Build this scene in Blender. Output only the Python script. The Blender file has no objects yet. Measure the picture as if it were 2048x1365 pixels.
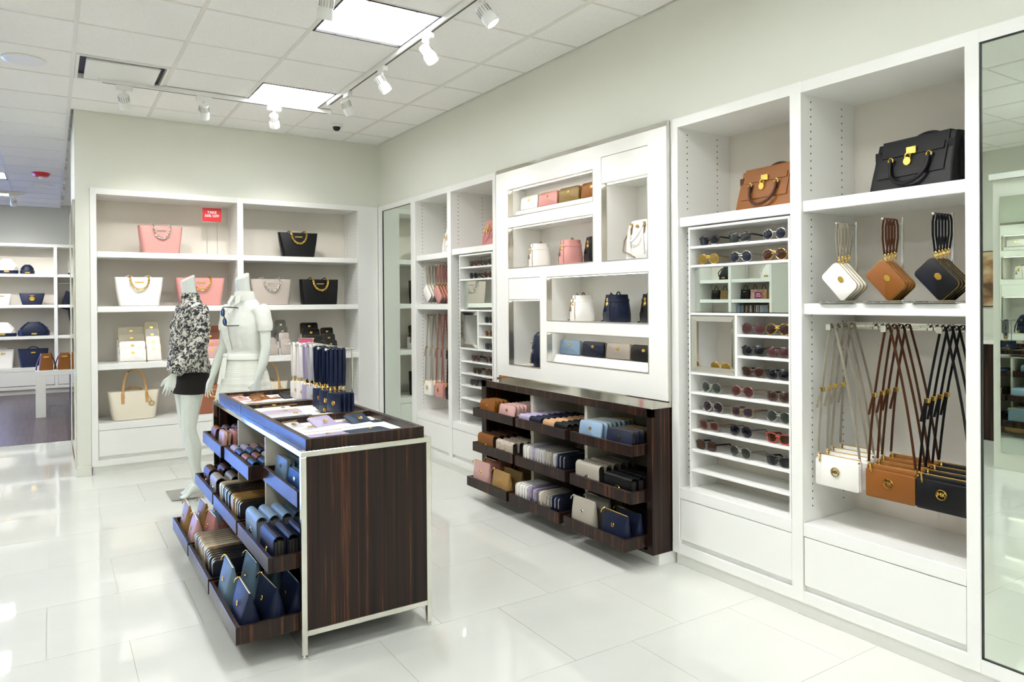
import bpy, math, random
from mathutils import Vector, Matrix
random.seed(7)
PI = math.pi
sc = bpy.context.scene
COL = sc.collection

# ------------------------------------------------------------------ camera, sky, exposure
CAM = Vector((0.0, 0.0, 1.45))
F_PX, YAW, PITCH, ROLL, CY = 1429.645, 0.572305, -0.003981, -0.007066, 608.47
fwd = Vector((math.sin(YAW)*math.cos(PITCH), math.cos(YAW)*math.cos(PITCH), math.sin(PITCH)))
rgt = Vector((math.cos(YAW), -math.sin(YAW), 0.0))
upv = rgt.cross(fwd)
r2 = math.cos(ROLL)*rgt + math.sin(ROLL)*upv
u2 = -math.sin(ROLL)*rgt + math.cos(ROLL)*upv
cd = bpy.data.cameras.new('camera')
cam = bpy.data.objects.new('camera', cd); COL.objects.link(cam)
cam.matrix_world = Matrix(((r2.x, u2.x, -fwd.x, CAM.x), (r2.y, u2.y, -fwd.y, CAM.y), (r2.z, u2.z, -fwd.z, CAM.z), (0, 0, 0, 1)))
cd.sensor_fit = 'HORIZONTAL'; cd.sensor_width = 36.0
cd.lens = F_PX/2048*36.0
cd.shift_y = (CY-682.5)/2048
cd.clip_start = 0.05; cd.clip_end = 100
sc.camera = cam

sc.view_settings.view_transform = 'Standard'
sc.view_settings.look = 'None'
sc.view_settings.gamma = 1.0
sc.view_settings.use_curve_mapping = False
sc.view_settings.exposure = 0.76

world = bpy.data.worlds.new('sky'); sc.world = world; world.use_nodes = True
bg = world.node_tree.nodes['Background']
bg.inputs['Color'].default_value = (0.11, 0.29, 1.0, 1)
bg.inputs['Strength'].default_value = 14.0

CEIL_LIGHT = 12.5      # radiance of the recessed ceiling panels
SPOT_W = 29.0          # watts of one track spotlight
sc.cycles.max_bounces = 8
sc.cycles.diffuse_bounces = 5
sc.cycles.glossy_bounces = 5
sc.cycles.transmission_bounces = 8
sc.cycles.transparent_max_bounces = 8
sc.cycles.caustics_reflective = False
sc.cycles.caustics_refractive = False
sc.cycles.sample_clamp_indirect = 6.0
sc.cycles.use_denoising = True

# ------------------------------------------------------------------ materials
def lin(c):
    if isinstance(c, str):
        c = [int(c[i:i+2], 16)/255 for i in (0, 2, 4)]
    return tuple(x/12.92 if x <= 0.04045 else ((x+0.055)/1.055)**2.4 for x in c)

MATS = {}
def mat(name, color=None, rough=0.5, metal=0.0, emit=0.0, bump=0.0, bscale=300.0, coat=0.0, trans=0.0, ior=1.45, alpha=1.0, spec=0.5, vary=0.0):
    if name in MATS: return MATS[name]
    m = bpy.data.materials.new(name); m.use_nodes = True
    nt = m.node_tree; b = nt.nodes['Principled BSDF']
    c = lin(color) if color is not None else (0.8, 0.8, 0.8)
    b.inputs['Base Color'].default_value = (*c, 1)
    b.inputs['Roughness'].default_value = rough
    b.inputs['Metallic'].default_value = metal
    b.inputs['IOR'].default_value = ior
    b.inputs['Specular IOR Level'].default_value = spec
    b.inputs['Coat Weight'].default_value = coat
    b.inputs['Coat Roughness'].default_value = 0.05
    b.inputs['Transmission Weight'].default_value = trans
    b.inputs['Alpha'].default_value = alpha
    if emit:
        b.inputs['Emission Color'].default_value = (*c, 1)
        b.inputs['Emission Strength'].default_value = emit
    if bump or vary:
        tc = nt.nodes.new('ShaderNodeTexCoord'); n = nt.nodes.new('ShaderNodeTexNoise')
        n.inputs['Scale'].default_value = bscale; n.inputs['Detail'].default_value = 3
        nt.links.new(tc.outputs['Object'], n.inputs['Vector'])
        if bump:
            bp = nt.nodes.new('ShaderNodeBump'); bp.inputs['Strength'].default_value = bump; bp.inputs['Distance'].default_value = 0.002
            nt.links.new(n.outputs['Fac'], bp.inputs['Height']); nt.links.new(bp.outputs['Normal'], b.inputs['Normal'])
        if vary:
            r = nt.nodes.new('ShaderNodeValToRGB')
            r.color_ramp.elements[0].position = 0.3; r.color_ramp.elements[1].position = 0.7
            r.color_ramp.elements[0].color = (*[x*(1-vary) for x in c], 1); r.color_ramp.elements[1].color = (*[min(1, x*(1+vary*0.5)) for x in c], 1)
            nt.links.new(n.outputs['Fac'], r.inputs['Fac']); nt.links.new(r.outputs['Color'], b.inputs['Base Color'])
    MATS[name] = m
    return m

def ramp_mat(name, scale, stops, rough=0.4, detail=4.0, coord='Object', coat=0.0, kind='noise', bump=0.0, distort=0.0, spec=0.5):
    m = bpy.data.materials.new(name); m.use_nodes = True; MATS[name] = m
    nt = m.node_tree; b = nt.nodes['Principled BSDF']
    tc = nt.nodes.new('ShaderNodeTexCoord'); mp = nt.nodes.new('ShaderNodeMapping')
    mp.inputs['Scale'].default_value = scale
    nt.links.new(tc.outputs[coord], mp.inputs['Vector'])
    if kind == 'noise':
        n = nt.nodes.new('ShaderNodeTexNoise'); n.inputs['Scale'].default_value = 1.0; n.inputs['Detail'].default_value = detail
        n.inputs['Distortion'].default_value = distort; out = n.outputs['Fac']
    else:
        n = nt.nodes.new('ShaderNodeTexVoronoi'); n.inputs['Scale'].default_value = 1.0; out = n.outputs['Distance']
    nt.links.new(mp.outputs['Vector'], n.inputs['Vector'])
    r = nt.nodes.new('ShaderNodeValToRGB'); els = r.color_ramp.elements
    while len(els) < len(stops): els.new(0.5)
    for e, (p, c) in zip(els, stops):
        e.position = p; e.color = (*lin(c), 1)
    nt.links.new(out, r.inputs['Fac']); nt.links.new(r.outputs['Color'], b.inputs['Base Color'])
    b.inputs['Roughness'].default_value = rough; b.inputs['Coat Weight'].default_value = coat; b.inputs['Coat Roughness'].default_value = 0.04
    b.inputs['Specular IOR Level'].default_value = spec
    if bump:
        bp = nt.nodes.new('ShaderNodeBump'); bp.inputs['Strength'].default_value = bump; bp.inputs['Distance'].default_value = 0.003
        nt.links.new(out, bp.inputs['Height']); nt.links.new(bp.outputs['Normal'], b.inputs['Normal'])
    return m

WHITE = mat('white laminate', 'eeeeea', 0.28, coat=0.15)
WHITE2 = mat('white lacquer panel', 'f4f3ee', 0.22, coat=0.2)
LINER = mat('pale linen cabinet back', 'e0dacf', 0.6, bump=0.15, bscale=500)
WALLP = mat('sage wall paint', 'dedfd4', 0.75)
FARWALL = mat('pale grey wall paint', 'cdcdc6', 0.75)
CEILT = ramp_mat('ceiling tile', (160, 160, 160), [(0.3, 'f0eeea'), (0.62, 'faf9f6')], 0.9, bump=0.25)
TEE = mat('white ceiling grid', 'e6e4dd', 0.5)
FLOORT = ramp_mat('polished cream porcelain', (0.7, 3.0, 1.0), [(0.35, 'dcddd6'), (0.65, 'e0e1da')], 0.035, coat=0.0, detail=3, distort=0.6, spec=0.75)
GROUT = mat('grey grout', 'c9c8bd', 0.8)
DARKFLOOR = ramp_mat('dark wood plank', (40, 1.5, 1.0), [(0.3, '3b2e2c'), (0.7, '5a4845')], 0.32, detail=5, distort=0.4)
GROUT2 = mat('pale floor seam', '8b8698', 0.5)
EBONY = ramp_mat('ebony striped veneer', (55, 55, 0.8), [(0.28, '120c0a'), (0.45, '241814'), (0.57, '291b16'), (0.615, '4a2c1d'), (0.635, '633a23'), (0.66, '2a1b15'), (0.8, '170f0c')], 0.3, detail=5, distort=0.3, coat=0.0, spec=0.28)
CHROME = mat('polished chrome', 'e2e0d8', 0.06, 1.0)
STEEL = mat('satin steel', 'c4c3bd', 0.25, 1.0)
GOLD = mat('polished gold metal', 'f0c765', 0.16, 1.0)
SILVERM = mat('silver metal hardware', 'dcd9d0', 0.15, 1.0)
MIRROR = mat('mirror glass', 'e3ece2', 0.0, 1.0)
GLASS = mat('clear window glass', 'f4f8f6', 0.0, trans=1.0, ior=1.02)
ACRYL = mat('clear acrylic', 'f2f6f4', 0.02, trans=1.0, ior=1.2)
RED = mat('red sign card', 'd3262e', 0.35)
PINKSIGN = mat('pink sign card', 'd4577a', 0.35)
PLUMSIGN = mat('plum sign card', '8e2a57', 0.35)
LETTER = mat('white lettering', 'f7f4f2', 0.4)
BLACKP = mat('black plastic', '141414', 0.35)
HOLE = mat('dark shelf pin hole', '3a3428', 0.8)
WHITEP = mat('white plastic', 'eeeeea', 0.35)
DARKEDGE = mat('dark light trim', '1c1a17', 0.5)
PANEL = mat('lit ceiling panel', 'f8fbff', 0.5, emit=CEIL_LIGHT)
LAMP = mat('lit spotlight lens', 'fff4e0', 0.3, emit=30.0)
LINGREY = mat('pale grey compartment panel', 'cfcabd', 0.45)
SHADOWGAP = mat('dark recess', '5b5344', 0.8)
MANNQ = mat('glossy white mannequin', 'e2e8e0', 0.18, coat=0.4)
PAPER = mat('white card', 'f3f1ee', 0.6)

LEA = {'white': 'efece6', 'black': '0b0b0d', 'pink': 'dc9c96', 'blush': 'd9ada6', 'grey': 'bfb4aa', 'tan': '8f5620', 'brown': '54301a', 'navy': '161f38',
       'lightblue': '94b0cc', 'steelblue': '6d8798', 'midblue': '17406a', 'cream': 'e6dcc6', 'camel': 'b08a54', 'khaki': '8f7646', 'lavender': 'b9aecb', 'stone': 'b9b2a4', 'rose': 'a8684f', 'mauve': 'a98a86',
       'slate': '8d8a80', 'taupe': '8b7766', 'darknavy': '0c1020', 'vachetta': 'd3a468', 'dustyrose': 'a5695f', 'pearl': 'f5f1f0', 'greige': 'a79e8c', 'smoke': '6b665c', 'nude': 'd2a67e', 'indigo': '233850', 'silver': 'd7d4d8', 'plum': '6f6480'}
def leather(c):
    k = 1.0 if c in ('white', 'pearl') else 0.93
    return mat(c + ' leather', [int(LEA[c][i:i+2], 16)/255*k for i in (0, 2, 4)], 0.42, bump=0.25, bscale=420, spec=0.3)
SNAKE = ramp_mat('snake print leather', (170, 170, 170), [(0.15, '5a4a3e'), (0.35, 'a8957f'), (0.6, 'd8ccba')], 0.45, kind='voronoi')
DARKLEAF = mat('dark wallet lining', '2a2622', 0.6)
GREYLEAF = mat('grey wallet lining', '77767a', 0.6)

# ------------------------------------------------------------------ mesh helpers
def rr2(w, h, r, n=4, rb=None):
    """rounded rectangle outline, centred in x, from z=0 to h"""
    rb = r if rb is None else rb
    pts = []
    for (cx, cz, a0, rad) in ((w/2-rb, rb, -PI/2, rb), (w/2-r, h-r, 0, r), (-w/2+r, h-r, PI/2, r), (-w/2+rb, rb, PI, rb)):
        for i in range(n+1):
            a = a0 + PI/2*i/n
            pts.append((cx+rad*math.cos(a), cz+rad*math.sin(a)))
    return pts

class MB:
    def __init__(s): s.v = []; s.f = []
    def add(s, vs, fs):
        b = len(s.v); s.v += [tuple(p) for p in vs]; s.f += [tuple(b+i for i in f) for f in fs]; return s
    def box(s, x0, x1, y0, y1, z0, z1):
        if x0 > x1: x0, x1 = x1, x0
        if y0 > y1: y0, y1 = y1, y0
        if z0 > z1: z0, z1 = z1, z0
        v = [(x, y, z) for x in (x0, x1) for y in (y0, y1) for z in (z0, z1)]
        return s.add(v, [(0, 1, 3, 2), (4, 6, 7, 5), (0, 4, 5, 1), (2, 3, 7, 6), (0, 2, 6, 4), (1, 5, 7, 3)])
    def cbox(s, x0, x1, y0, y1, z0, z1, c=0.003):
        """box with chamfered edges"""
        X, Y, Z = (x0, x1), (y0, y1), (z0, z1); sg = (1, -1); idx = {}; vs = []
        for i in (0, 1):
            for j in (0, 1):
                for k in (0, 1):
                    x, y, z = X[i], Y[j], Z[k]; dx, dy, dz = sg[i]*c, sg[j]*c, sg[k]*c
                    for a, p in (('x', (x, y+dy, z+dz)), ('y', (x+dx, y, z+dz)), ('z', (x+dx, y+dy, z))):
                        idx[i, j, k, a] = len(vs); vs.append(p)
        F = []
        for i in (0, 1):
            q = [idx[i, j, k, 'x'] for j, k in ((0, 0), (1, 0), (1, 1), (0, 1))]; F.append(q if i else q[::-1])
            q = [idx[j, i, k, 'y'] for j, k in ((0, 0), (0, 1), (1, 1), (1, 0))]; F.append(q if i else q[::-1])
            q = [idx[j, k, i, 'z'] for j, k in ((0, 0), (1, 0), (1, 1), (0, 1))]; F.append(q if i else q[::-1])
        for j in (0, 1):
            for k in (0, 1):
                q = [idx[0, j, k, 'y'], idx[1, j, k, 'y'], idx[1, j, k, 'z'], idx[0, j, k, 'z']]; F.append(q if (j == k) else q[::-1])
                q = [idx[j, 0, k, 'x'], idx[j, 1, k, 'x'], idx[j, 1, k, 'z'], idx[j, 0, k, 'z']]; F.append(q[::-1] if (j == k) else q)
                q = [idx[j, k, 0, 'x'], idx[j, k, 1, 'x'], idx[j, k, 1, 'y'], idx[j, k, 0, 'y']]; F.append(q if (j == k) else q[::-1])
        for i in (0, 1):
            for j in (0, 1):
                for k in (0, 1):
                    q = [idx[i, j, k, a] for a in 'xyz']; F.append(q if (i+j+k) % 2 else q[::-1])
        return s.add(vs, F)
    def loft(s, rings, cap=True, closed=False):
        n = len(rings[0]); vs = [p for r in rings for p in r]; F = []
        m = len(rings)
        for a in range(m if closed else m-1):
            b = (a+1) % m
            for i in range(n):
                j = (i+1) % n
                F.append((a*n+i, a*n+j, b*n+j, b*n+i))
        if cap and not closed:
            F.append(tuple(range(n))[::-1]); F.append(tuple(range((m-1)*n, m*n)))
        return s.add(vs, F)
    def prism(s, poly, axis, a, b):
        def P(u, w, t):
            return {'x': (t, u, w), 'y': (u, t, w), 'z': (u, w, t)}[axis]
        return s.loft([[P(u, w, a) for u, w in poly], [P(u, w, b) for u, w in poly]])
    def slab(s, poly, y0, y1, c=0.003):
        """outline in x,z extruded along y with softened edges"""
        cx = sum(p[0] for p in poly)/len(poly); cz = sum(p[1] for p in poly)/len(poly)
        w = max(abs(p[0]-cx) for p in poly); h = max(abs(p[1]-cz) for p in poly)
        def R(y, k):
            fx, fz = 1-k/w, 1-k/h
            return [(cx+(u-cx)*fx, y, cz+(q-cz)*fz) for u, q in poly]
        return s.loft([R(y0, c), R(y0+c*0.8, 0), R(y1-c*0.8, 0), R(y1, c)])
    def cyl(s, p0, p1, r0, r1=None, n=12):
        return s.tube([p0, p1], r0, n, radii=[r0, r0 if r1 is None else r1])
    def tube(s, pts, r, n=6, closed=False, radii=None):
        P = [Vector(p) for p in pts]; m = len(P); rings = []
        t0 = (P[1]-P[0]).normalized()
        nx = t0.orthogonal().normalized()
        for i in range(m):
            if closed: t = P[(i+1) % m]-P[i-1]
            else: t = P[min(i+1, m-1)]-P[max(i-1, 0)]
            t = t.normalized() if t.length > 1e-9 else t0
            nx = (nx - t*nx.dot(t))
            nx = nx.normalized() if nx.length > 1e-6 else t.orthogonal().normalized()
            ny = t.cross(nx); q = radii[i] if radii else r
            rings.append([P[i]+nx*(q*math.cos(2*PI*k/n))+ny*(q*math.sin(2*PI*k/n)) for k in range(n)])
        return s.loft(rings, closed=closed)
    def ribbon(s, pts, w, t, wdir, closed=False):
        P = [Vector(p) for p in pts]; m = len(P); wd = Vector(wdir).normalized(); rings = []
        for i in range(m):
            tg = (P[(i+1) % m]-P[i-1]) if closed else (P[min(i+1, m-1)]-P[max(i-1, 0)])
            tg.normalize(); a = (wd-tg*wd.dot(tg))
            a = a.normalized() if a.length > 1e-6 else tg.orthogonal().normalized()
            b = tg.cross(a)
            rings.append([P[i]+a*(w/2)+b*(t/2), P[i]-a*(w/2)+b*(t/2), P[i]-a*(w/2)-b*(t/2), P[i]+a*(w/2)-b*(t/2)])
        return s.loft(rings, closed=closed)
    def torus(s, c, R, r, nrm=(0, 1, 0), n=16, m=6, sx=1.0):
        nv = Vector(nrm).normalized(); a = nv.orthogonal().normalized(); b = nv.cross(a); c = Vector(c)
        return s.tube([c+a*(R*sx*math.cos(2*PI*i/n))+b*(R*math.sin(2*PI*i/n)) for i in range(n)], r, m, closed=True)
    def ball(s, c, r, n=8, m=5, sc=(1, 1, 1)):
        rings = []
        for i in range(1, m):
            a = PI*i/m
            rings.append([(c[0]+sc[0]*r*math.sin(a)*math.cos(2*PI*k/n), c[1]+sc[1]*r*math.sin(a)*math.sin(2*PI*k/n), c[2]-sc[2]*r*math.cos(a)) for k in range(n)])
        return s.loft(rings)
    def xf(s, M):
        s.v = [tuple(M @ Vector(p)) for p in s.v]; return s
    def merge(s, o):
        return s.add(o.v, o.f)
    def mesh(s, name, m=None, smooth=False):
        me = bpy.data.meshes.new(name); me.from_pydata(s.v, [], s.f); me.validate()
        if m: me.materials.append(m)
        if smooth:
            me.polygons.foreach_set('use_smooth', [True]*len(me.polygons))
            try: me.set_sharp_from_angle(angle=math.radians(smooth if smooth is not True else 40))
            except Exception: pass
        me.update(); return me
    def build(s, name, m, parent=None, smooth=False, kind=None):
        return link(name, s.mesh(name, m, smooth), parent, kind)

def link(name, me, parent=None, kind=None):
    o = bpy.data.objects.new(name, me); COL.objects.link(o)
    if parent is not None: o.parent = parent
    if kind: o['kind'] = kind
    return o

LABELS = {}
def tag(o, label, cat, group=None):
    o['label'] = label; o['category'] = cat
    if group: o['group'] = group
    LABELS.setdefault(label, []).append(o.name)
    n = len(label.split())
    if n < 4 or n > 16: print('LABEL LENGTH', n, label)
    return o
def thing(name, label, cat, loc=(0, 0, 0), rz=0.0, group=None, rx=0.0, ry=0.0):
    o = bpy.data.objects.new(name, None); COL.objects.link(o)
    o.empty_display_size = 0.05
    o.location = loc; o.rotation_euler = (rx, ry, rz)
    return tag(o, label, cat, group)
def dup(root, loc, rz=None, label=None, group=None, rx=None):
    r = root.copy(); COL.objects.link(r); r.location = loc
    e = root.rotation_euler
    r.rotation_euler = (e.x if rx is None else rx, e.y, e.z if rz is None else rz)
    if label: r['label'] = label; LABELS.setdefault(label, []).append(r.name)
    if group: r['group'] = group
    for ch in list(root.children):
        c = ch.copy(); COL.objects.link(c); c.parent = r
        for g in list(ch.children):
            d = g.copy(); COL.objects.link(d); d.parent = c
    return r
def struct(name, mb, m, parent=None, smooth=False):
    o = mb.build(name, m, parent, smooth)
    o['kind'] = 'structure'
    return o
CACHE = {}
def cpart(key, name, fn, m, parent, smooth=True):
    """a part whose mesh is shared by every thing with the same key"""
    k = (key, m.name)
    if k not in CACHE: CACHE[k] = fn().mesh(name, m, smooth)
    return link(name, CACHE[k], parent)

_txt = {}
def text_mesh(s, size, depth=0.0015):
    """text as a mesh builder: centred, in the x-z plane, facing -y"""
    if (s, size) not in _txt:
        c = bpy.data.curves.new('lettering', 'FONT'); c.body = s; c.size = size; c.extrude = depth/2
        c.align_x = 'CENTER'; c.align_y = 'CENTER'; c.resolution_u = 2; c.space_line = 0.95
        c.offset = size*0.02
        o = bpy.data.objects.new('lettering', c); COL.objects.link(o)
        dg = bpy.context.evaluated_depsgraph_get()
        me = bpy.data.meshes.new_from_object(o.evaluated_get(dg))
        _txt[s, size] = ([tuple(v.co) for v in me.vertices], [tuple(p.vertices) for p in me.polygons])
        bpy.data.objects.remove(o); bpy.data.meshes.remove(me); bpy.data.curves.remove(c)
    vs, fs = _txt[s, size]
    return MB().add([(x, -z, y) for x, y, z in vs], fs)
def medallion(r=0.02, letters='MK'):
    mb = MB()
    mb.torus((0, 0, 0), r, r*0.13, (0, 1, 0), 18, 5)
    t = text_mesh(letters, r*1.15, 0.002)
    mb.merge(t)
    return mb

# ------------------------------------------------------------------ room shell
XW, YB, ZC = 2.859, 7.0, 3.078          # right wall cabinet plane, back wall cabinet plane, ceiling
FL = struct('floor', MB().box(-3.2, 3.5, -3.6, 8.95, -0.12, -0.004), GROUT)
TS = 0.598
tile_me = {}
def tile_mesh(w, d):
    k = (round(w, 3), round(d, 3))
    if k not in tile_me: tile_me[k] = MB().box(-w/2, w/2, -d/2, d/2, -0.01, 0).mesh('tile', FLOORT)
    return tile_me[k]
row = 0
y = 2.28 - TS*5
while y < 8.94:
    y1 = min(y+TS, 8.945)
    x = -0.03 - TS*6 + (0.0 if row % 2 else 0.3)
    while x < 3.3:
        xa, xb = max(x, -3.0), min(x+TS, 3.3)
        if xb-xa > 0.05:
            o = link('tile', tile_mesh(xb-xa-0.0018, y1-y-0.0018), FL); o.location = ((xa+xb)/2, (y+y1)/2, 0)
        x += TS
    y += TS; row += 1
o = link('tile', tile_mesh(6.0, 2.8), FL); o.location = (0, -2.12, 0)
FL2 = struct('floor_far', MB().box(-3.2, 3.5, 8.95, 14.6, -0.12, -0.003), GROUT2)
PW = 0.15
for i in range(40):
    x = -3.0 + PW*i + 0.05
    yy = 8.95 + (0.0 if i % 2 else -0.6)
    while yy < 14.4:
        a, b = max(yy, 8.951), min(yy+1.25, 14.4)
        k = ('plank', round(b-a, 2))
        if k not in CACHE: CACHE[k] = MB().box(-PW/2+0.002, PW/2-0.002, -(b-a)/2, (b-a)/2-0.003, -0.008, 0).mesh('plank', DARKFLOOR)
        if abs(x) < 1.5:
            o = link('plank', CACHE[k], FL2); o.location = (x, (a+b)/2, 0)
        yy += 1.25
struct('floor_far', MB().box(-3.0, -1.5, 8.951, 14.4, -0.004, 0).box(1.5, 3.3, 8.951, 14.4, -0.004, 0), DARKFLOOR)

struct('wall_right', MB().box(3.32, 3.6, -3.6, 14.6, 0, 3.2).box(XW+0.012, 3.32, -3.5, 7.05, 2.436, 3.2).box(XW+0.02, 3.32, -3.5, 0.48, 0, 2.436), WALLP)
wb = MB().box(0.17, 3.32, 7.45, 8.3, 0, 3.2).box(0.17, 3.32, YB+0.012, 7.45, 2.436, 3.2).box(0.17, 0.276, YB+0.012, 7.45, 0, 2.436)
WB = struct('wall_back', wb, WALLP)
struct('baseboard_back', MB().cbox(0.166, 0.276, YB-0.004, YB+0.03, 0, 0.085, 0.002), WALLP)
struct('wall_far', MB().box(-1.05, 3.5, 14.72, 14.9, 0, 3.2).box(-1.05, 3.3, 14.32, 14.72, 2.45, 3.2).box(-3.2, -1.05, 14.32, 14.9, 2.75, 3.2).box(-3.2, -1.05, 14.32, 14.9, 0, 0.10), FARWALL)
struct('wall_front', MB().box(-3.2, 3.5, -3.8, -3.6, 0, 3.2), WALLP)
# daylight comes through storefront glass: two panes in the left end of the far wall, one in the left wall
wl = MB().box(-3.3, -3.02, -3.6, 11.4, 0, 3.2).box(-3.3, -3.02, 14.2, 14.9, 0, 3.2).box(-3.3, -3.02, 11.4, 14.2, 0, 0.12).box(-3.3, -3.02, 11.4, 14.2, 2.75, 3.2)
struct('wall_left', wl, WALLP)
def window(n, a, b, axis):
    B = (lambda m, u0, u1, v0, v1, z0, z1: m.box(u0, u1, v0, v1, z0, z1)) if axis == 'x' else (lambda m, u0, u1, v0, v1, z0, z1: m.box(v0, v1, u0, u1, z0, z1))
    c = 14.6 if axis == 'x' else -3.16
    m = MB(); B(m, a, a+0.05, c-0.05, c+0.05, 0.12, 2.75); B(m, b-0.05, b, c-0.05, c+0.05, 0.12, 2.75); B(m, a+0.05, b-0.05, c-0.05, c+0.05, 0.12, 0.18); B(m, a+0.05, b-0.05, c-0.05, c+0.05, 2.69, 2.75)
    w = struct('window_%d' % n, m, STEEL)
    B(MB(), a+0.05, b-0.05, c-0.005, c+0.005, 0.18, 2.69).build('pane', GLASS, w)
window(1, -3.02, -2.03, 'x'); window(2, -2.03, -1.05, 'x'); window(3, 11.4, 14.2, 'y')
for loc, rot, sx in (((-2.03, 14.65, 1.43), (-PI/2, 0, 0), 1.9), ((-3.22, 12.8, 1.43), (PI/2, 0, -PI/2), 2.7)):
    pl = bpy.data.lights.new('daylight_portal', 'AREA'); pl.shape = 'RECTANGLE'; pl.size = sx; pl.size_y = 2.6
    pl.cycles.is_portal = True
    po = bpy.data.objects.new('daylight_portal', pl); COL.objects.link(po); po.location = loc; po.rotation_euler = rot

# ceiling: slab, runners, tiles, with gaps where the fittings sit
CE = struct('ceiling', MB().box(-3.2, 3.5, -3.6, 14.8, ZC+0.05, 3.3), TEE)
GX, GY = 0.588, 0.595
X0, Y0 = 0.135, 3.05
def cell(i, j): return X0+GX*i, Y0+GY*j
fit = {}
for j in (-11, -8, -5, -2, 1, 4):
    fit[2, j] = 'light'; fit[-2, j] = 'light'
for j in (7, 10, 13, 16): fit[-2, j] = 'light'; fit[-4, j] = 'light'; fit[2, j] = 'light'  # the left and right panels here are added to brighten the far room
fit[0, 4] = 'vent'
ct = {}
def ctile(w, d):
    k = (round(w, 3), round(d, 3))
    if k not in ct:
        m = MB().cbox(-w/2, w/2, -d/2, d/2, 0.004, 0.016, 0.004); ct[k] = m.mesh('tile', CEILT)
    return ct[k]
for i in range(-6, 6):
    xa, xb = cell(i, 0)[0], cell(i+1, 0)[0]
    xa, xb = max(xa, -3.02), min(xb, XW+0.008)
    if xb-xa < 0.05: continue
    for j in range(-4, 19):
        ya, yb = cell(0, j)[1], cell(0, j+1)[1]
        yb = min(yb, 14.31) if (i < 0) else min(yb, YB+0.008)
        if yb-ya < 0.03 or (i, j) in fit: continue
        o = link('tile', ctile(xb-xa-0.006, yb-ya-0.006), CE); o.location = ((xa+xb)/2, (ya+yb)/2, ZC)
    ch = MB().box(xa, xb, -3.5, Y0-GY*4, ZC, ZC+0.016)
    for j in range(-11, -4):
        pass
for i in range(-5, 6):
    x = cell(i, 0)[0]
    if -3.0 < x < XW:
        MB().box(x-0.012, x+0.012, 0.67, 14.31 if i <= 0 else YB+0.01, ZC-0.001, ZC+0.03).build('runner', TEE, CE)
for j in range(-4, 20):
    y = cell(0, j)[1]
    if y < 14.3:
        MB().box(-3.0, (XW+0.01 if y < YB else 0.17), y-0.006, y+0.006, ZC+0.0005, ZC+0.03).build('runner', TEE, CE)
# behind the photographer the ceiling is plain between its light panels
rear = MB()
ys = [-3.6, 0.67]
for i in range(-6, 6):
    xa, xb = max(cell(i, 0)[0], -3.02), min(cell(i+1, 0)[0], XW+0.02)
    cuts = sorted([(cell(0, j)[1], cell(0, j+1)[1]) for (ii, j), k in fit.items() if ii == i and j < -4])
    y = -3.6
    for a, b in cuts:
        if a > y: rear.box(xa, xb, y, a, ZC+0.004, ZC+0.016)
        y = b
    rear.box(xa, xb, y, 0.67, ZC+0.004, ZC+0.016)
rear.build('plain_ceiling', CEILT, CE)

def ceiling_light(i, j, label):
    x, y = cell(i, j); x += GX/2; y += GY/2
    t = thing('ceiling_light', label, 'ceiling light', (x, y, ZC), 0, 'recessed square ceiling lights')
    w, d = GX/2-0.012, GY/2-0.004
    def fr():
        m = MB(); b = 0.012
        m.box(-w, -w+b, -d, d, -0.003, 0.045).box(w-b, w, -d, d, -0.003, 0.045).box(-w+b, w-b, -d, -d+b, -0.003, 0.045).box(-w+b, w-b, d-b, d, -0.003, 0.045)
        return m
    cpart('lightframe', 'frame', fr, DARKEDGE, t, False)
    cpart('lightpanel', 'diffuser', lambda: MB().box(-w+0.012, w-0.012, -d+0.012, d-0.012, 0.012, 0.02), PANEL, t, False)
    def bars():
        m = MB()
        for q in (-0.25, 0, 0.25): m.box(q*2*w-0.003, q*2*w+0.003, -d+0.012, d-0.012, 0.004, 0.012)
        for q in (-0.17, 0.17): m.box(-w+0.012, w-0.012, q*2*d-0.003, q*2*d+0.003, 0.004, 0.012)
        return m
    cpart('lightbars', 'louver', bars, WHITEP, t, False)
    return t
LL = {(2, 4): 'square ceiling light panel where the two tracks meet', (2, 1): 'square ceiling light panel nearest the camera beside the long track',
      (-2, 10): 'ceiling light in the far room, first of three from the camera', (-2, 13): 'ceiling light in the far room, middle of three',
      (-2, 16): 'ceiling light in the far room, nearest the far wall'}
ORD2 = ['first', 'second', 'third', 'fourth', 'fifth', 'sixth', 'seventh', 'eighth', 'ninth', 'tenth']
for (i, j), k in fit.items():
    if k == 'light': ceiling_light(i, j, LL.get((i, j), 'ceiling light panel outside the picture, %s column, %s from the far wall' % ({2: 'right', -2: 'middle', -4: 'left'}[i], ORD2[(16-j)//3])))

# air vent
x, y = cell(0, 4); x += GX/2; y += GY/2
t = thing('air_vent', 'white square plate ceiling air vent beside the short lighting track', 'vent', (x, y, ZC))
w, d = GX/2-0.014, GY/2-0.008
MB().box(-w, -w+0.02, -d, d, -0.002, 0.04).box(w-0.02, w, -d, d, -0.002, 0.04).box(-w+0.02, w-0.02, -d, -d+0.02, -0.002, 0.04).box(-w+0.02, w-0.02, d-0.02, d, -0.002, 0.04).build('frame', WHITEP, t)
MB().box(-w+0.02, w-0.02, -d+0.02, d-0.02, 0.034, 0.046).build('duct', DARKEDGE, t)
MB().loft([[(sx*q*w, sy*q*d, z) for sx, sy in ((-1, -1), (1, -1), (1, 1), (-1, 1))] for q, z in ((0.78, 0.012), (0.80, -0.004), (0.79, -0.010))]).build('plate', WHITEP, t)

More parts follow.
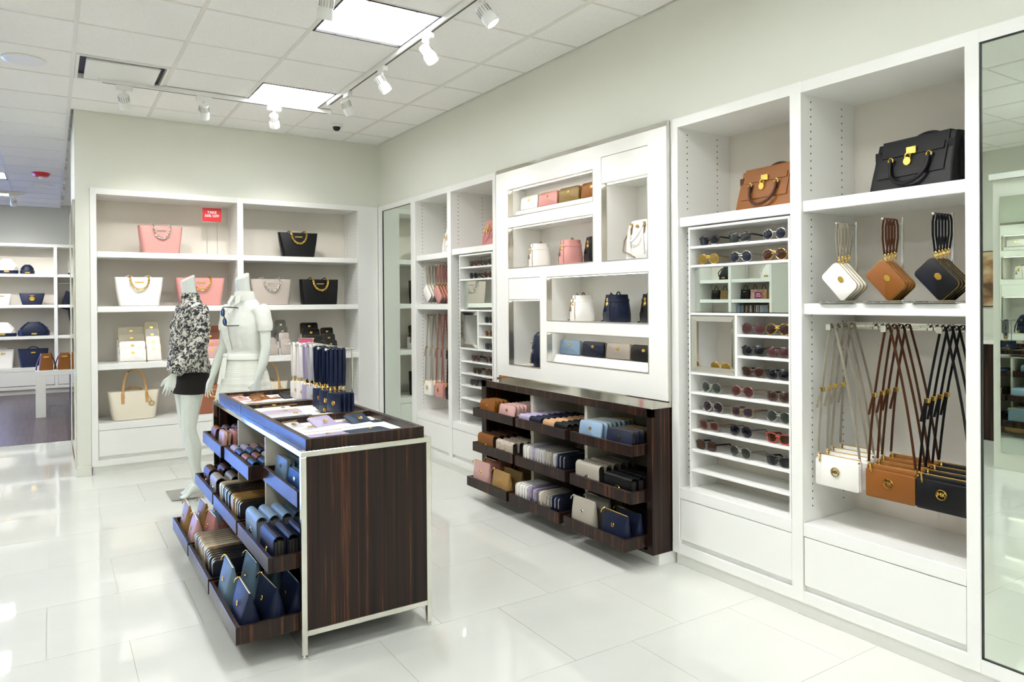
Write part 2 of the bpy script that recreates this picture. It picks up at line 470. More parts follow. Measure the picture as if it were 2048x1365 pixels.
def dome(name, label, cat, x, y, rad, prof, m, extra=None):
    t = thing(name, label, cat, (x, y, ZC))
    n = 24
    MB().loft([[(r*math.cos(2*PI*k/n), r*math.sin(2*PI*k/n), z) for k in range(n)] for r, z in prof]).build('housing', m, t, True)
    if extra: extra(t)
    return t
spk = [(0.125, 0.003), (0.125, -0.006), (0.112, -0.010), (0.10, -0.008), (0.02, -0.009)]
dome('ceiling_speaker', 'round white ceiling speaker grille left of the air vent', 'speaker', -0.14, 5.745, 0.12, spk, WHITEP)
dome('ceiling_speaker', 'round white ceiling speaker behind the red smoke alarm', 'speaker', -0.09, 11.7, 0.12, spk, WHITEP)
dome('smoke_alarm', 'red fire alarm with clear strobe on the far ceiling', 'alarm', -0.095, 10.61, 0.09, [(0.095, 0.003), (0.095, -0.015), (0.075, -0.04), (0.02, -0.044)], RED,
     lambda t: MB().ball((0, 0, -0.05), 0.028, 10, 6).build('strobe', WHITEP, t, True))
dome('dome_camera', 'small dark dome security camera on the ceiling near the corner', 'camera', 2.21, 6.377, 0.05, [(0.055, 0.003), (0.055, -0.012), (0.045, -0.02)], WHITEP,
     lambda t: MB().ball((0, 0, -0.022), 0.036, 12, 7).build('dome', BLACKP, t, True))

# lighting tracks and their spotlights
def track(label, p0, p1):
    t = thing('lighting_track', label, 'lighting track', (p0[0], p0[1], ZC))
    dx, dy = p1[0]-p0[0], p1[1]-p0[1]
    m = MB()
    if abs(dx) > abs(dy): m.cbox(0, dx, -0.017, 0.017, -0.034, -0.0015, 0.003)
    else: m.cbox(-0.017, 0.017, 0, dy, -0.034, -0.0015, 0.003)
    m.build('rail', WHITEP, t)
    s = MB()
    if abs(dx) > abs(dy): s.box(0.03, dx-0.03, -0.005, 0.005, -0.0355, -0.033)
    else: s.box(-0.005, 0.005, min(0, dy)+0.03, max(0, dy)-0.03, -0.0355, -0.033)
    s.build('slot', SHADOWGAP, t)
track('short white lighting track running along the back wall', (0.29, 5.915), (2.0, 5.915))
track('long white lighting track running along the right wall', (1.9, 5.66), (1.9, -0.6))
track('white lighting track on the far room ceiling', (-1.4, 12.55), (-0.30, 12.55))
track('white lighting track above the left part of the store', (1.17, 3.56), (1.17, 0.2))

def spot(label, x, y, aim, along, on=1.0, size=68):
    t = thing('track_spotlight', label, 'spotlight', (x, y, ZC-0.035), 0, 'white track spotlights')
    ax, ay = along
    bm = MB().cbox(-0.055*ax-0.016*ay, 0.055*ax+0.016*ay, -0.055*ay-0.016*ax, 0.055*ay+0.016*ax, -0.036, 0, 0.004)
    bm.build('adapter', WHITEP, t)
    MB().cyl((0, 0, -0.036), (0, 0, -0.075), 0.010, n=8).build('stem', WHITEP, t, True)
    C = Vector((0, 0, -0.115))
    d = (Vector(aim)-Vector((x, y, ZC-0.15))).normalized()
    q = d.to_track_quat('-Z', 'Y').to_matrix().to_4x4(); M = Matrix.Translation(C) @ q
    def can():
        n = 18; prof = [(0.0, 0.055), (0.030, 0.055), (0.034, 0.045), (0.034, 0.0), (0.040, -0.012), (0.040, -0.055), (0.034, -0.056), (0.032, -0.045)]
        return MB().loft([[(max(r, 0.001)*math.cos(2*PI*k/n), max(r, 0.001)*math.sin(2*PI*k/n), z) for k in range(n)] for r, z in prof])
    def fins():
        m = MB()
        for k in range(14):
            a = 2*PI*k/14; c, s_ = math.cos(a), math.sin(a)
            m.loft([[(0.033*c-0.0012*s_, 0.033*s_+0.0012*c, z), (0.0375*c-0.0012*s_, 0.0375*s_+0.0012*c, z), (0.0375*c+0.0012*s_, 0.0375*s_-0.0012*c, z), (0.033*c+0.0012*s_, 0.033*s_-0.0012*c, z)] for z in (0.045, 0.004)])
        return m
    o = cpart('can', 'head', can, WHITEP, t); o.matrix_local = M
    o2 = cpart('fins', 'fins', fins, STEEL, o)
    o3 = cpart('lens', 'lens', lambda: MB().cyl((0, 0, -0.047), (0, 0, -0.05), 0.031, n=18), LAMP, o)
    L = bpy.data.lights.new('spot_beam', 'SPOT'); L.energy = SPOT_W*on; L.color = (1.0, 0.97, 0.935)
    L.spot_size = math.radians(size); L.spot_blend = 1.0; L.shadow_soft_size = 0.03
    lo = bpy.data.objects.new('spot_beam', L); COL.objects.link(lo); lo.parent = o; lo.location = (0, 0, -0.07)
    return t
spot('track spotlight at the left end of the short track', 0.46, 5.915, (0.9, 7.25, 1.45), (1, 0))
spot('middle track spotlight on the short back wall track', 1.0, 5.915, (1.2, 7.25, 1.3), (1, 0))
spot('track spotlight on the short track below the light panel', 1.53, 5.915, (2.0, 7.25, 1.45), (1, 0))
spot('track spotlight at the far end of the long track', 1.9, 5.23, (2.9, 5.6, 1.3), (0, 1))
spot('second track spotlight from the far end of the long track', 1.9, 4.55, (2.85, 4.2, 1.45), (0, 1))
spot('third track spotlight from the far end of the long track', 1.9, 3.85, (2.85, 3.4, 1.3), (0, 1))
spot('fourth track spotlight from the far end, cut by the frame top', 1.9, 3.17, (2.95, 2.45, 1.2), (0, 1))
spot('white track spotlight hanging left of the nearest ceiling panel', 1.17, 3.52, (1.15, 4.4, 0.8), (0, 1), 0.8)
spot('track spotlight of the long track outside the picture', 1.9, 2.3, (2.95, 1.7, 1.0), (0, 1))
spot('track spotlight of the long track behind the photographer', 1.9, 1.4, (2.9, 1.0, 0.9), (0, 1), 0.6)
spot('track spotlight of the other track outside the picture', 1.17, 2.2, (1.1, 3.6, 0.8), (0, 1), 0.8)
spot('white track spotlight in the far room at the left edge', -0.45, 12.55, (-0.3, 14.2, 1.4), (1, 0), 1.3)
spot('far room track spotlight outside the picture', -1.0, 12.55, (-0.3, 14.3, 1.4), (1, 0), 1.3)

TRIM = mat('satin chrome trim', 'd6d3c8', 0.3, 1.0)

# ------------------------------------------------------------------ built-in white cabinets
# local frame: x along the wall, front plane y=0 facing -y, depth +y
ZT, ZB, DEP = 2.436, 0.069, 0.42
def cabinet(name, label, loc, rz, stiles, bays, mirrors, x0, x1, shelf_z=(1.90, 1.43, 0.935), with_counter=True):
    t = thing(name, label, 'cabinet', loc, rz)
    m = MB()
    for a, b in stiles: m.cbox(a, b, 0, DEP, ZB, ZT, 0.002)
    m.box(x0, x1, 0.001, DEP, ZT-0.05, ZT-0.0005).box(x0, x1, 0.001, DEP, ZB+0.0005, 0.12)
    m.build('carcass', WHITE, t)
    MB().box(x0, x1, DEP, DEP+0.015, ZB, ZT).build('back_panel', LINER, t)
    MB().box(x0+0.005, x1-0.005, 0.03, 0.30, 0, ZB).build('toe_kick', WHITE, t)
    for a, b, zs in bays:
        for z in zs:
            MB().cbox(a+0.001, b-0.001, 0.012, DEP, z-0.05, z, 0.0025).build('shelf', WHITE, t)
        MB().cbox(a+0.001, b-0.001, 0.003, DEP, 0.372, 0.432, 0.002).build('counter', WHITE, t)
        MB().cbox(a+0.004, b-0.003, 0.005, 0.03, 0.150, 0.3685, 0.0015).build('drawer', WHITE, t)
        MB().box(a, b, 0.026, 0.034, 0.12, 0.372).build('drawer_recess', WHITE, t)
        h = MB()
        for xx, sgn in ((a+0.0006, 1), (b-0.0006, -1)):
            for yy in (0.075, 0.315):
                z = 0.50
                while z < 2.36:
                    if all(abs(z-0.025-q) > 0.035 for q in [q-0.025 for q in zs]):
                        h.loft([[(xx-0.002*sgn, yy+0.0035*math.cos(2*PI*k/6), z+0.0045*math.sin(2*PI*k/6)) for k in range(6)],
                                [(xx, yy+0.0035*math.cos(2*PI*k/6), z+0.0045*math.sin(2*PI*k/6)) for k in range(6)]])
                    z += 0.0337
        h.build('pin_holes', HOLE, t, False, 'stuff')
    for a, b in mirrors:
        MB().box(a, b, 0.012, 0.018, 0.12, ZT-0.05).build('mirror', MIRROR, t)
        MB().box(a, a+0.004, 0.006, 0.013, 0.12, ZT-0.05).box(b-0.004, b, 0.006, 0.013, 0.12, ZT-0.05).box(a, b, 0.006, 0.013, 0.12, 0.124).box(a, b, 0.006, 0.013, ZT-0.054, ZT-0.05).build('mirror_edge', BLACKP, t)
        MB().box(a, b, 0.02, DEP, 0.12, ZT-0.05).build('mirror_backing', WHITE, t)
    return t
cabinet('display_cabinet', 'white two-bay handbag cabinet on the back wall with three shelves each', (0, YB, 0), 0,
        [(0.277, 0.326), (1.465, 1.518), (2.642, 2.858)], [(0.326, 1.465, (1.90, 1.43, 0.935)), (1.518, 2.642, (1.90, 1.43, 0.935))], [], 0.277, 2.858)
RW = (XW, 7.0, 0); RR = -PI/2            # local x = 7 - world y, local y = world x - XW
cabinet('display_cabinet', 'white narrow cabinet by the corner with a mirror and two bays', RW, RR,
        [(0.001, 0.104), (0.801, 0.90), (1.541, 1.605), (2.293, 2.337)], [(0.90, 1.541, (1.88, 1.43)), (1.605, 2.293, (1.895,))], [(0.104, 0.801)], 0.001, 2.337)
cabinet('display_cabinet', 'white cabinet nearest the camera with eyewear bay, handbag bay and mirror', RW, RR,
        [(4.174, 4.228), (4.928, 4.986), (5.677, 5.726), (6.45, 6.52)], [(4.228, 4.928, (1.895,)), (4.986, 5.677, (1.895, 1.43))], [(5.726, 6.45)], 4.174, 6.52)

# mirror on the end of the back wall block
t = thing('wall_mirror', 'tall narrow mirror panel on the end of the back wall', 'mirror', (0.17, 7.65, 0.1))
MB().box(-0.012, -0.002, -0.6, 0.6, 0, 2.2).build('glass', MIRROR, t)
MB().box(-0.016, -0.002, -0.63, -0.6, 0, 2.2).box(-0.016, -0.002, 0.6, 0.63, 0, 2.2).box(-0.016, -0.002, -0.63, 0.63, 2.2, 2.23).box(-0.016, -0.002, -0.63, 0.63, -0.03, 0).build('frame', CHROME, t)

# ------------------------------------------------------------------ eyewear racks (world coordinates: x deeper, y along the wall)
def eyewear_rack(label, ya, yb, yc0, yc1):
    """ya > yb; the mirrored cubby lies between ya and yc0, the narrow shelves between yc1 and yb"""
    t = thing('eyewear_rack', label, 'eyewear rack', (XW+0.012, (ya+yb)/2, 0.432), RR)
    L = lambda y: (ya+yb)/2-y                    # world y -> local x
    a, b = L(ya), L(yb); z0 = 0.432; D = 0.215
    MB().box(a, a+0.010, 0, D, 0.0005, 1.405).box(b-0.010, b, 0, D, 0.0005, 1.405).box(a+0.01, b-0.01, 0, D, 1.393, 1.405).box(a+0.01, b-0.01, 0, D, 0.0005, 0.012).build('case', WHITE, t)
    MB().box(a+0.01, b-0.01, D-0.008, D, 0.012, 1.393).build('back_panel', LINER, t)
    for z in (1.735, 1.635, 1.382, 1.066, 0.96, 0.86, 0.76, 0.653, 0.546):
        MB().cbox(a+0.01, b-0.01, 0.003, D-0.008, z-0.013-z0, z-z0, 0.0015).build('shelf', WHITE, t)
    for z in (1.277, 1.171):
        MB().cbox(L(yc1), b-0.01, 0.003, D-0.008, z-0.013-z0, z-z0, 0.0015).build('shelf', WHITE, t)
    MB().box(L(yc0), L(yc1), 0.002, D-0.008, 1.066-z0, 1.369-z0).build('divider', WHITE, t)
    MB().box(a+0.010, b-0.010, 0.038, 0.044, 1.386-z0, 1.622-z0).build('mirror', MIRROR, t)
    # bevelled chrome frame of the mirrored cubby
    c0, c1 = a+0.012, L(yc0)-0.002; zl, zh = 1.068-z0, 1.367-z0; w = 0.030
    def R(q, y): return [(c0+q, y, zl+q), (c1-q, y, zl+q), (c1-q, y, zh-q), (c0+q, y, zh-q)]
    MB().loft([R(0, 0.018), R(0, 0.006), R(0.004, 0.002), R(w, 0.014), R(w, 0.03)], cap=False).build('mirror_frame', CHROME, t)
    return t
eyewear_rack('white eyewear rack nearest the camera with a mirror band and ten shelves', 2.708, 2.0815, 2.403, 2.389)
eyewear_rack('white eyewear rack left of the framed niche panel, with a mirror band', 5.268, 4.735, 4.976, 4.958)

# ------------------------------------------------------------------ niche display panel on the right wall
PX = 2.83
t = thing('niche_panel', 'white lacquered wall panel with six chrome-edged display niches', 'display panel', (PX, 3.7125, 0.862))
PY0, PY1, PZ0, PZ1 = 2.827, 4.600, 0.895, 2.404
NICHE = {'n1': (3.455, 4.438, 2.064, 2.270), 'n2': (3.456, 4.440, 1.688, 1.990), 'n3': (2.972, 3.379, 1.686, 2.167), 'n4': (4.036, 4.440, 0.981, 1.461),
         'n5': (2.971, 3.958, 1.313, 1.614), 'n6': (2.971, 3.958, 1.034, 1.239)}
DOORS = [(2.972, 3.379, 2.170, 2.326), (4.036, 4.440, 1.464, 1.617)]
OX, OY, OZ = PX, 3.7125, 0.862
def NB(m, x0, x1, y0, y1, z0, z1): return m.box(x0-OX, x1-OX, y0-OY, y1-OY, z0-OZ, z1-OZ)
holes = list(NICHE.values())+DOORS
ysv = sorted({PY0, PY1, *[h[0] for h in holes], *[h[1] for h in holes]}); zsv = sorted({PZ0, PZ1, *[h[2] for h in holes], *[h[3] for h in holes]})
fm = MB()
for a, b in zip(ysv, ysv[1:]):
    run = None
    for c, d in zip(zsv, zsv[1:]):
        my, mz = (a+b)/2, (c+d)/2
        solid = not any(h[0] < my < h[1] and h[2] < mz < h[3] for h in holes)
        if solid:
            if run is None: run = [c, d]
            else: run[1] = d
        if run and not solid: NB(fm, PX, PX+0.03, a, b, *run); run = None
    if run: NB(fm, PX, PX+0.03, a, b, *run)
fm.build('face', WHITE2, t)
for h in DOORS:
    NB(MB(), PX+0.002, PX+0.03, h[0]+0.003, h[1]-0.003, h[2]+0.001, h[3]-0.003).build('fixed_panel', WHITE2, t)
for k, (a, b, c, d) in NICHE.items():
    dp = 0.15 if k in ('n1', 'n6') else 0.30
    m = MB(); q = 0.01
    NB(m, PX+0.03, PX+dp, a-q, a, c-q, d+q); NB(m, PX+0.03, PX+dp, b, b+q, c-q, d+q); NB(m, PX+0.03, PX+dp, a, b, c-q, c); NB(m, PX+0.03, PX+dp, a, b, d, d+q)
    NB(m, PX+dp, PX+dp+0.01, a-q, b+q, c-q, d+q)
    n = m.build('niche_box', WHITE2, t)
    e = 0.006; m = MB()
    NB(m, PX-0.0015, PX+0.04, a, a+e, c, d); NB(m, PX-0.0015, PX+0.04, b-e, b, c, d); NB(m, PX-0.0015, PX+0.04, a+e, b-e, c, c+e); NB(m, PX-0.0015, PX+0.04, a+e, b-e, d-e, d)
    m.build('chrome_trim', TRIM, n)
    NB(MB(), PX+0.032, PX+0.040, a+0.02, b-0.02, d-0.008, d-0.0065).build('added_glow_strip', mat('added niche glow strip', 'fff8ec', 0.5, emit=9.0), n)  # glow strips added to brighten all niches; only shallow ones hint at lamps
    if k in ('n1', 'n6'):
        m = MB(); m.loft([[(x-OX, yy-OY, z-OZ) for x, z in ((PX+0.042, c+0.0005), (PX+0.149, c+0.0005), (PX+0.149, c+0.056), (PX+0.075, c+0.050))] for yy in (a+0.001, b-0.001)])
        m.build('ledge', WHITE, n)
m = MB()
NB(m, PX+0.008, PX+0.05, PY0, PY1+0.012, PZ1+0.003, PZ1+0.030)
NB(m, PX+0.008, PX+0.04, PY1+0.002, PY1+0.014, PZ0, PZ1+0.003); NB(m, PX+0.006, PX+0.028, PY0-0.0009, PY0-0.0001, PZ0, PZ1+0.003)
NB(m, PX+0.012, PX+0.03, PY0, PY1, PZ0-0.034, PZ0-0.001)
m.build('chrome_frame', CHROME, t)
bk = MB(); NB(bk, PX+0.031, PX+0.045, 4.452, 4.66, 0.87, 2.43); NB(bk, PX+0.315, PX+0.33, 2.83, 4.66, 0.87, 2.436); bk.build('backing', WHITE, t)

# ------------------------------------------------------------------ striped wood drawer bench below it
BX, BZ0, BZ1 = 2.721, 0.066, 0.861
BY0, BY1 = 2.835, 4.656
COLS = [(4.585, 4.045), (4.015, 3.462), (3.412, 2.875)]
t = thing('drawer_bench', 'dark striped wood display bench with nine pull-out trays on the right wall', 'display bench', (BX, 3.7455, 0))
def BB(m, x0, x1, y0, y1, z0, z1): return m.cbox(x0-BX, x1-BX, y0-3.7455, y1-3.7455, z0, z1, 0.001)
BACK = 3.13
BB(MB(), BX, BX+0.02, BY0, BY1, 0.812, 0.858).build('top_rail', EBONY, t)
BB(MB(), BX, BACK, BY0, BY0+0.043, BZ0, 0.858).build('end_panel', EBONY, t)
BB(MB(), BX, BACK, 4.587, BY1, BZ0, 0.858).build('end_panel', EBONY, t)
BB(MB(), BX, BACK, BY0+0.043, 4.587, BZ0, BZ0+0.02).build('bottom_panel', EBONY, t)
BB(MB(), BX+0.001, PX+0.10, BY0+0.001, BY1-0.001, 0.858, BZ1).build('top_plate', CHROME, t)
BB(MB(), BX+0.02, BACK, BY0+0.043, 4.587, 0.835, 0.857).build('top_panel', LINGREY, t)
BB(MB(), BACK-0.015, BACK, BY0+0.043, 4.587, BZ0+0.02, 0.835).build('back_panel', LINGREY, t)
for a, b in ((4.03, 3.996), (3.444, 3.417)):
    BB(MB(), BX+0.02, BACK-0.015, b, a, BZ0+0.02, 0.835).build('divider', LINGREY, t)
BB(MB(), 2.768, BACK, BY0+0.001, BY1-0.02, 0, BZ0-0.0005).build('plinth', WHITE, t)
TRAYZ = ((0.608, 0.668), (0.352, 0.418), (0.105, 0.172)); BENCHX = (2.605, 2.60, 2.55)
def tray(mb, xf, xr, ya, yb, z0, z1, sgn=1):
    """open tray: front wall at xf, back at xr, floor 12 mm"""
    w = 0.018
    mb.cbox(xf, xf+w, yb, ya, z0, z1, 0.001)
    mb.box(xf+w, xr, yb, yb+0.014, z0, z1-0.001).box(xf+w, xr, ya-0.014, ya, z0, z1-0.001).box(xf+w, xr, yb+0.014, ya-0.014, z0, z0+0.012)
    mb.box(xr-0.012, xr, yb+0.014, ya-0.014, z0+0.012, z1)
    return mb
for r in range(3):
    for c in range(3):
        ya, yb = COLS[c]
        m = tray(MB(), BENCHX[r]-BX, 3.09-BX, ya-3.7455, yb-3.7455, *TRAYZ[r]); m.build('tray', EBONY, t)

# ------------------------------------------------------------------ island display table
IX0, IX1, IY0, IY1 = 0.842, 1.425, 2.89, 4.77
IT = t = thing('display_table', 'striped dark wood island table with chrome frame and open trays', 'display table', (1.1335, 3.83, 0))
def IB(m, x0, x1, y0, y1, z0, z1, c=0.0015): return m.cbox(x0-1.1335, x1-1.1335, y0-3.83, y1-3.83, z0, z1, c)
P = 0.023
for x in (IX0, IX1-P):
    for y in (IY0, IY1-P):
        leg = IB(MB(), x, x+P, y, y+P, 0.016, 0.822).build('leg', CHROME, t)
        MB().cyl((x+P/2-1.1335, y+P/2-3.83, 0.0), (x+P/2-1.1335, y+P/2-3.83, 0.012), 0.0115, n=12).cyl((x+P/2-1.1335, y+P/2-3.83, 0.012), (x+P/2-1.1335, y+P/2-3.83, 0.017), 0.008, n=10).build('foot', CHROME, leg, True)
for y in (IY0, IY1-P):
    IB(MB(), IX0, IX1, y, y+P, 0.822, 0.845).build('top_rail', CHROME, t)
    IB(MB(), IX0+P, IX1-P, y, y+P, 0.092, 0.115).build('bottom_rail', CHROME, t)
    IB(MB(), IX0+P, IX1-P, y+0.003, y+P-0.002, 0.115, 0.822).build('end_panel', EBONY, t)
for x in (IX0, IX1-P):
    IB(MB(), x, x+P, IY0+P, IY1-P, 0.822, 0.845).build('top_rail', CHROME, t)
IB(MB(), IX1-P, IX1, IY0+P, IY1-P, 0.092, 0.115).build('bottom_rail', CHROME, t)
IB(MB(), IX1-0.015, IX1-0.004, IY0+P, IY1-P, 0.115, 0.822).build('side_panel', EBONY, t)
IB(MB(), IX0+P, IX1-P, IY0+P, IY1-P, 0.808, 0.843).build('deck', WHITE, t)
IB(MB(), IX0+0.03, IX0+P+0.055, IY1-P-0.04, IY1-P-0.001, 0.115, 0.806).build('corner_post', EBONY, t)
IB(MB(), 1.13, 1.15, IY0+P, IY1-P, 0.095, 0.808).build('spine_panel', LINGREY, t)
IB(MB(), IX0+0.03, IX1-0.02, IY0+P, IY1-P, 0.085, 0.095).build('base_panel', EBONY, t)
for y in (4.10, 3.51):
    IB(MB(), IX0+0.01, 1.13, y-0.011, y+0.011, 0.095, 0.808).build('divider', LINGREY, t)
ICOLS = [(4.66, 4.116), (4.085, 3.525), (3.495, 2.935)]
IROWX = ((0.765, 0.777, 0.838), (0.72, 0.72, 0.72), (0.595, 0.595, 0.595))
IZ = ((0.608, 0.674), (0.362, 0.426), (0.108, 0.178))
for r in range(3):
    for c in range(3):
        ya, yb = ICOLS[c]
        m = tray(MB(), IROWX[r][c]-1.1335, 1.122-1.1335, ya-3.83, yb-3.83, *IZ[r]); m.build('tray', EBONY, t)
# shallow display boxes on its top
def topbox(label, ya, yb, cuts):
    b = thing('display_box', label, 'display box', (1.1335, (ya+yb)/2, 0.845))
    x0, x1 = 0.868-1.1335, 1.40-1.1335; cy = (ya+yb)/2; w = 0.026
    for a, c_ in ((x0, x0+w), (x1-w, x1)):
        MB().cbox(a, c_, yb-cy, ya-cy, 0, 0.046, 0.001).build('side_wall', EBONY, b)
    for q in [yb, ya-w]+list(cuts):
        MB().cbox(x0+w, x1-w, q-cy, q+w-cy, 0, 0.046, 0.001).build('end_wall', EBONY, b)
    MB().box(x0+w, x1-w, yb-cy+w, ya-cy-w, 0, 0.016).build('lining', PAPER, b)
topbox('square far display box with dark wood rim on the island top', 4.71, 4.105, [])
topbox('long near display box of two compartments on the island top', 4.10, 2.91, [3.497])

# ------------------------------------------------------------------ small leather goods
ORD = ['frontmost', 'second', 'third', 'fourth', 'fifth', 'sixth', 'seventh', 'eighth', 'ninth', 'tenth', 'eleventh', 'twelfth', 'thirteenth', 'fourteenth', 'fifteenth', 'sixteenth', 'seventeenth', 'eighteenth']
def ordlab(i, desc, where, frm='from the front', first='frontmost'):
    return ('%s %s %s' % (first, desc, where)) if i == 0 else ('%s %s %s %s' % (ORD[i], desc, frm, where))

def badge_mesh(w=0.028, h=0.018):
    c = w*0.25
    return MB().prism([(-w/2+c, -h/2), (w/2-c, -h/2), (w/2, -h/2+c), (w/2, h/2-c), (w/2-c, h/2), (-w/2+c, h/2), (-w/2, h/2-c), (-w/2, -h/2+c)], 'y', -0.0025, 0.0005)
def at_y(o, p): o.location = p; return o

def zip_wallet(label, color, loc, rz, tilt=0.0, W=0.19, H=0.10, D=0.022, group=None, metal=GOLD, badge=True, lateral=0.0):
    t = thing('zip_wallet', label, 'wallet', (loc[0], loc[1], loc[2]+D/2*abs(math.sin(tilt))), rz, group, rx=-tilt, ry=lateral)
    k = (W, H, D); r = min(0.02, H*0.25)
    cpart(('zipbody', k), 'body', lambda: MB().slab(rr2(W, H, r, 4, 0.008), -D/2, D/2, 0.0035), leather(color), t)
    def zp():
        o = [(x*(1+0.0026/W), (z-H/2)*(1+0.0026/H)+H/2) for x, z in rr2(W, H, r, 4, 0.008)]
        o = [(x, max(z, 0.001)) for x, z in o]
        return MB().prism(o, 'y', -0.0028, 0.0028)
    cpart(('zip', k), 'zipper', zp, metal, t)
    if badge: at_y(cpart(('badge', 1), 'nameplate', badge_mesh, metal, t, False), (0, -D/2, H*0.66))
    return t

def flap_wallet(label, color, loc, rz, tilt=0.0, W=0.19, H=0.10, D=0.034, group=None, metal=GOLD, hard='stud', m=None, lining=DARKLEAF):
    t = thing('flap_wallet', label, 'wallet', (loc[0], loc[1], loc[2]+D/2*abs(math.sin(tilt))), rz, group, rx=-tilt)
    k = (W, H, D)
    def cover():
        R, th = D/2, 0.003; n = 7
        outer = [(-R, H*0.10)]+[(-R*math.cos(PI*i/n), H-R+R*math.sin(PI*i/n)) for i in range(n+1)]+[(R, 0.0)]
        q = R-th
        inner = [(q, 0.0)]+[(q*math.cos(PI*i/n), H-R+q*math.sin(PI*i/n)) for i in range(n+1)]+[(-q, H*0.10)]
        mb = MB(); o, i_ = outer, inner[::-1]
        for a in range(len(o)-1):     # quad strips with thickness
            mb.loft([[(x, *o[a]), (x, *o[a+1]), (x, *i_[a+1]), (x, *i_[a])] for x in (-W/2, W/2)])
        return mb
    cpart(('flapcover', k), 'cover', cover, m or leather(color), t)
    def inner():
        mb = MB(); e = D-0.010
        for j in range(3):
            y0 = -e/2+e*j/3
            mb.box(-W/2+0.003, W/2-0.003, y0+0.001, y0+e/3-0.001, 0.0, H-D/2+0.004-(abs(j-1)*0.003))
        return mb
    cpart(('flapinner', k), 'inner_leaves', inner, lining, t, False)
    if hard == 'stud':
        at_y(cpart(('stud', 1), 'snap', lambda: MB().cyl((0, 0.0, 0), (0, -0.005, 0), 0.006, 0.0045, 10), metal, t), (0, -D/2, H*0.3))
    elif hard == 'mk':
        at_y(cpart(('medal', 0.02), 'medallion', lambda: medallion(0.020), metal, t, False), (0, -D/2-0.002, H*0.34))
    elif hard == 'turn':
        at_y(cpart(('turn', 1), 'turn_lock', lambda: MB().torus((0, 0, 0), 0.010, 0.0025, (0, 1, 0), 14, 5).cyl((0, 0, 0), (0, -0.006, 0), 0.004, n=8), metal, t), (0, -D/2-0.001, H*0.35))
    return t

def pouch(label, color, loc, rz, W=0.20, H=0.15, D=0.07, group=None, metal=GOLD, pull=1, rx=0.0):
    t = thing('zip_pouch', label, 'pouch', loc, rz, group, rx=rx)
    k = (W, H, D)
    def body():
        R = []
        for z, w, d, r in ((0.0, 0.94, 0.80, 0.3), (0.008, 0.98, 0.98, 0.4), (H*0.25, 1.0, 0.98, 0.45), (H*0.6, 0.985, 0.60, 0.35), (H*0.9, 0.95, 0.20, 0.1), (H, 0.94, 0.12, 0.06)):
            q = rr2(W*w, D*d, min(D*d*0.49, D*d*r+0.001), 3)
            R.append([(x, y-D*d/2, z) for x, y in q])
        return MB().loft(R)
    cpart(('pouchbody', k), 'body', body, leather(color), t)
    cpart(('pouchzip', k), 'zipper', lambda: MB().cbox(-W*0.45, W*0.45, -0.0032, 0.0032, H-0.002, H+0.003, 0.001), metal, t, False)
    s = -1 if pull > 0 else 1
    cpart(('pouchpull', k, s), 'zipper_pull', lambda: MB().tube([(s*W*0.42, 0, H+0.002), (s*W*0.455, -0.006, H+0.003), (s*W*0.49, -0.016, H-0.008), (s*W*0.50, -0.020, H-0.022)], 0.003, 6), metal, t)
    def md():
        m = MB(); m.torus((0, 0, 0), 0.0105, 0.0018, (0, 1, 0.18), 14, 5); m.merge(text_mesh('MK', 0.012, 0.0012)); return m
    at_y(cpart(('pouchmed', 1), 'medallion', md, metal, t, False), (0.0, -D*0.34-0.002, H*0.60)).rotation_euler = (-0.2, 0, 0)
    return t

def rowx(fn, cols, x0, y, z, pitch, tilt, desc, where, jit=0.003, **kw):
    """a row of wallets going back from the front of a tray"""
    n = len(cols); out = []
    for i, c in enumerate(cols):
        d = desc if isinstance(desc, str) else desc[i]
        lab = ordlab(i, d, where)
        args = dict(kw)
        if fn is pouch: o = fn(lab, c, (x0+i*pitch, y+random.uniform(-jit, jit)*2, z), RR+random.uniform(-0.06, 0.06), group='%ss %s' % (d, where), **args)
        else: o = fn(lab, c, (x0+i*pitch, y+random.uniform(-jit, jit), z), RR, tilt, group='%ss %s' % (d, where), **args)
        out.append(o)
    return out
def rowy(cols, x, y0, z, pitch, desc, where, W=0.19, H=0.10, D=0.02, lat=0.0, metal=GOLD):
    """zip wallets filed one behind another, counted from the end nearest the camera"""
    for i, c in enumerate(cols):
        lab = ordlab(i, desc[i] if not isinstance(desc, str) else desc, where, 'from the near end', 'nearest')
        zip_wallet(lab, c, (x+random.uniform(-0.004, 0.004), y0+i*pitch, z), 0, -0.0, W, H, D, 'wallets filed '+where, metal, False)

# --- island trays (front faces -x)
z1, z2, z3 = IZ[0][0]+0.0125, IZ[1][0]+0.0125, IZ[2][0]+0.0125
w = "in the island's upper far tray"
rowx(flap_wallet, ['tan', 'brown', 'brown', 'brown'], 0.812, 4.50, z1, 0.056, 0.10, 'brown flap wallet', w, W=0.13, H=0.098, D=0.046, hard='none')
rowx(zip_wallet, ['blush', 'pink', 'blush', 'mauve', 'mauve'], 0.815, 4.285, z1, 0.052, 0.08, 'pink zip wallet', w, W=0.15, H=0.105, D=0.040)
w = "in the island's upper middle tray"
ky = [4.005, 3.885, 3.745, 3.61]
for yk, c, c2, nm in zip(ky, ('lavender', 'midblue', 'tan', 'midblue'), ('mauve', 'navy', 'greige', 'navy'), ('lilac key case', 'far-row blue key case', 'tan key case', 'near-row blue key case')):
    rowx(flap_wallet, [c, c]+[c2]*4, 0.822, yk, z1, 0.050, 0.0, nm, w, W=0.112, H=0.066, D=0.042, metal=SILVERM)
w = "in the island's upper near tray"
rowx(zip_wallet, ['steelblue', 'steelblue', 'steelblue', 'slate'], 0.890, 3.345, z1, 0.052, 0.12, 'dusty blue wallet', w, W=0.19, H=0.115, D=0.036)
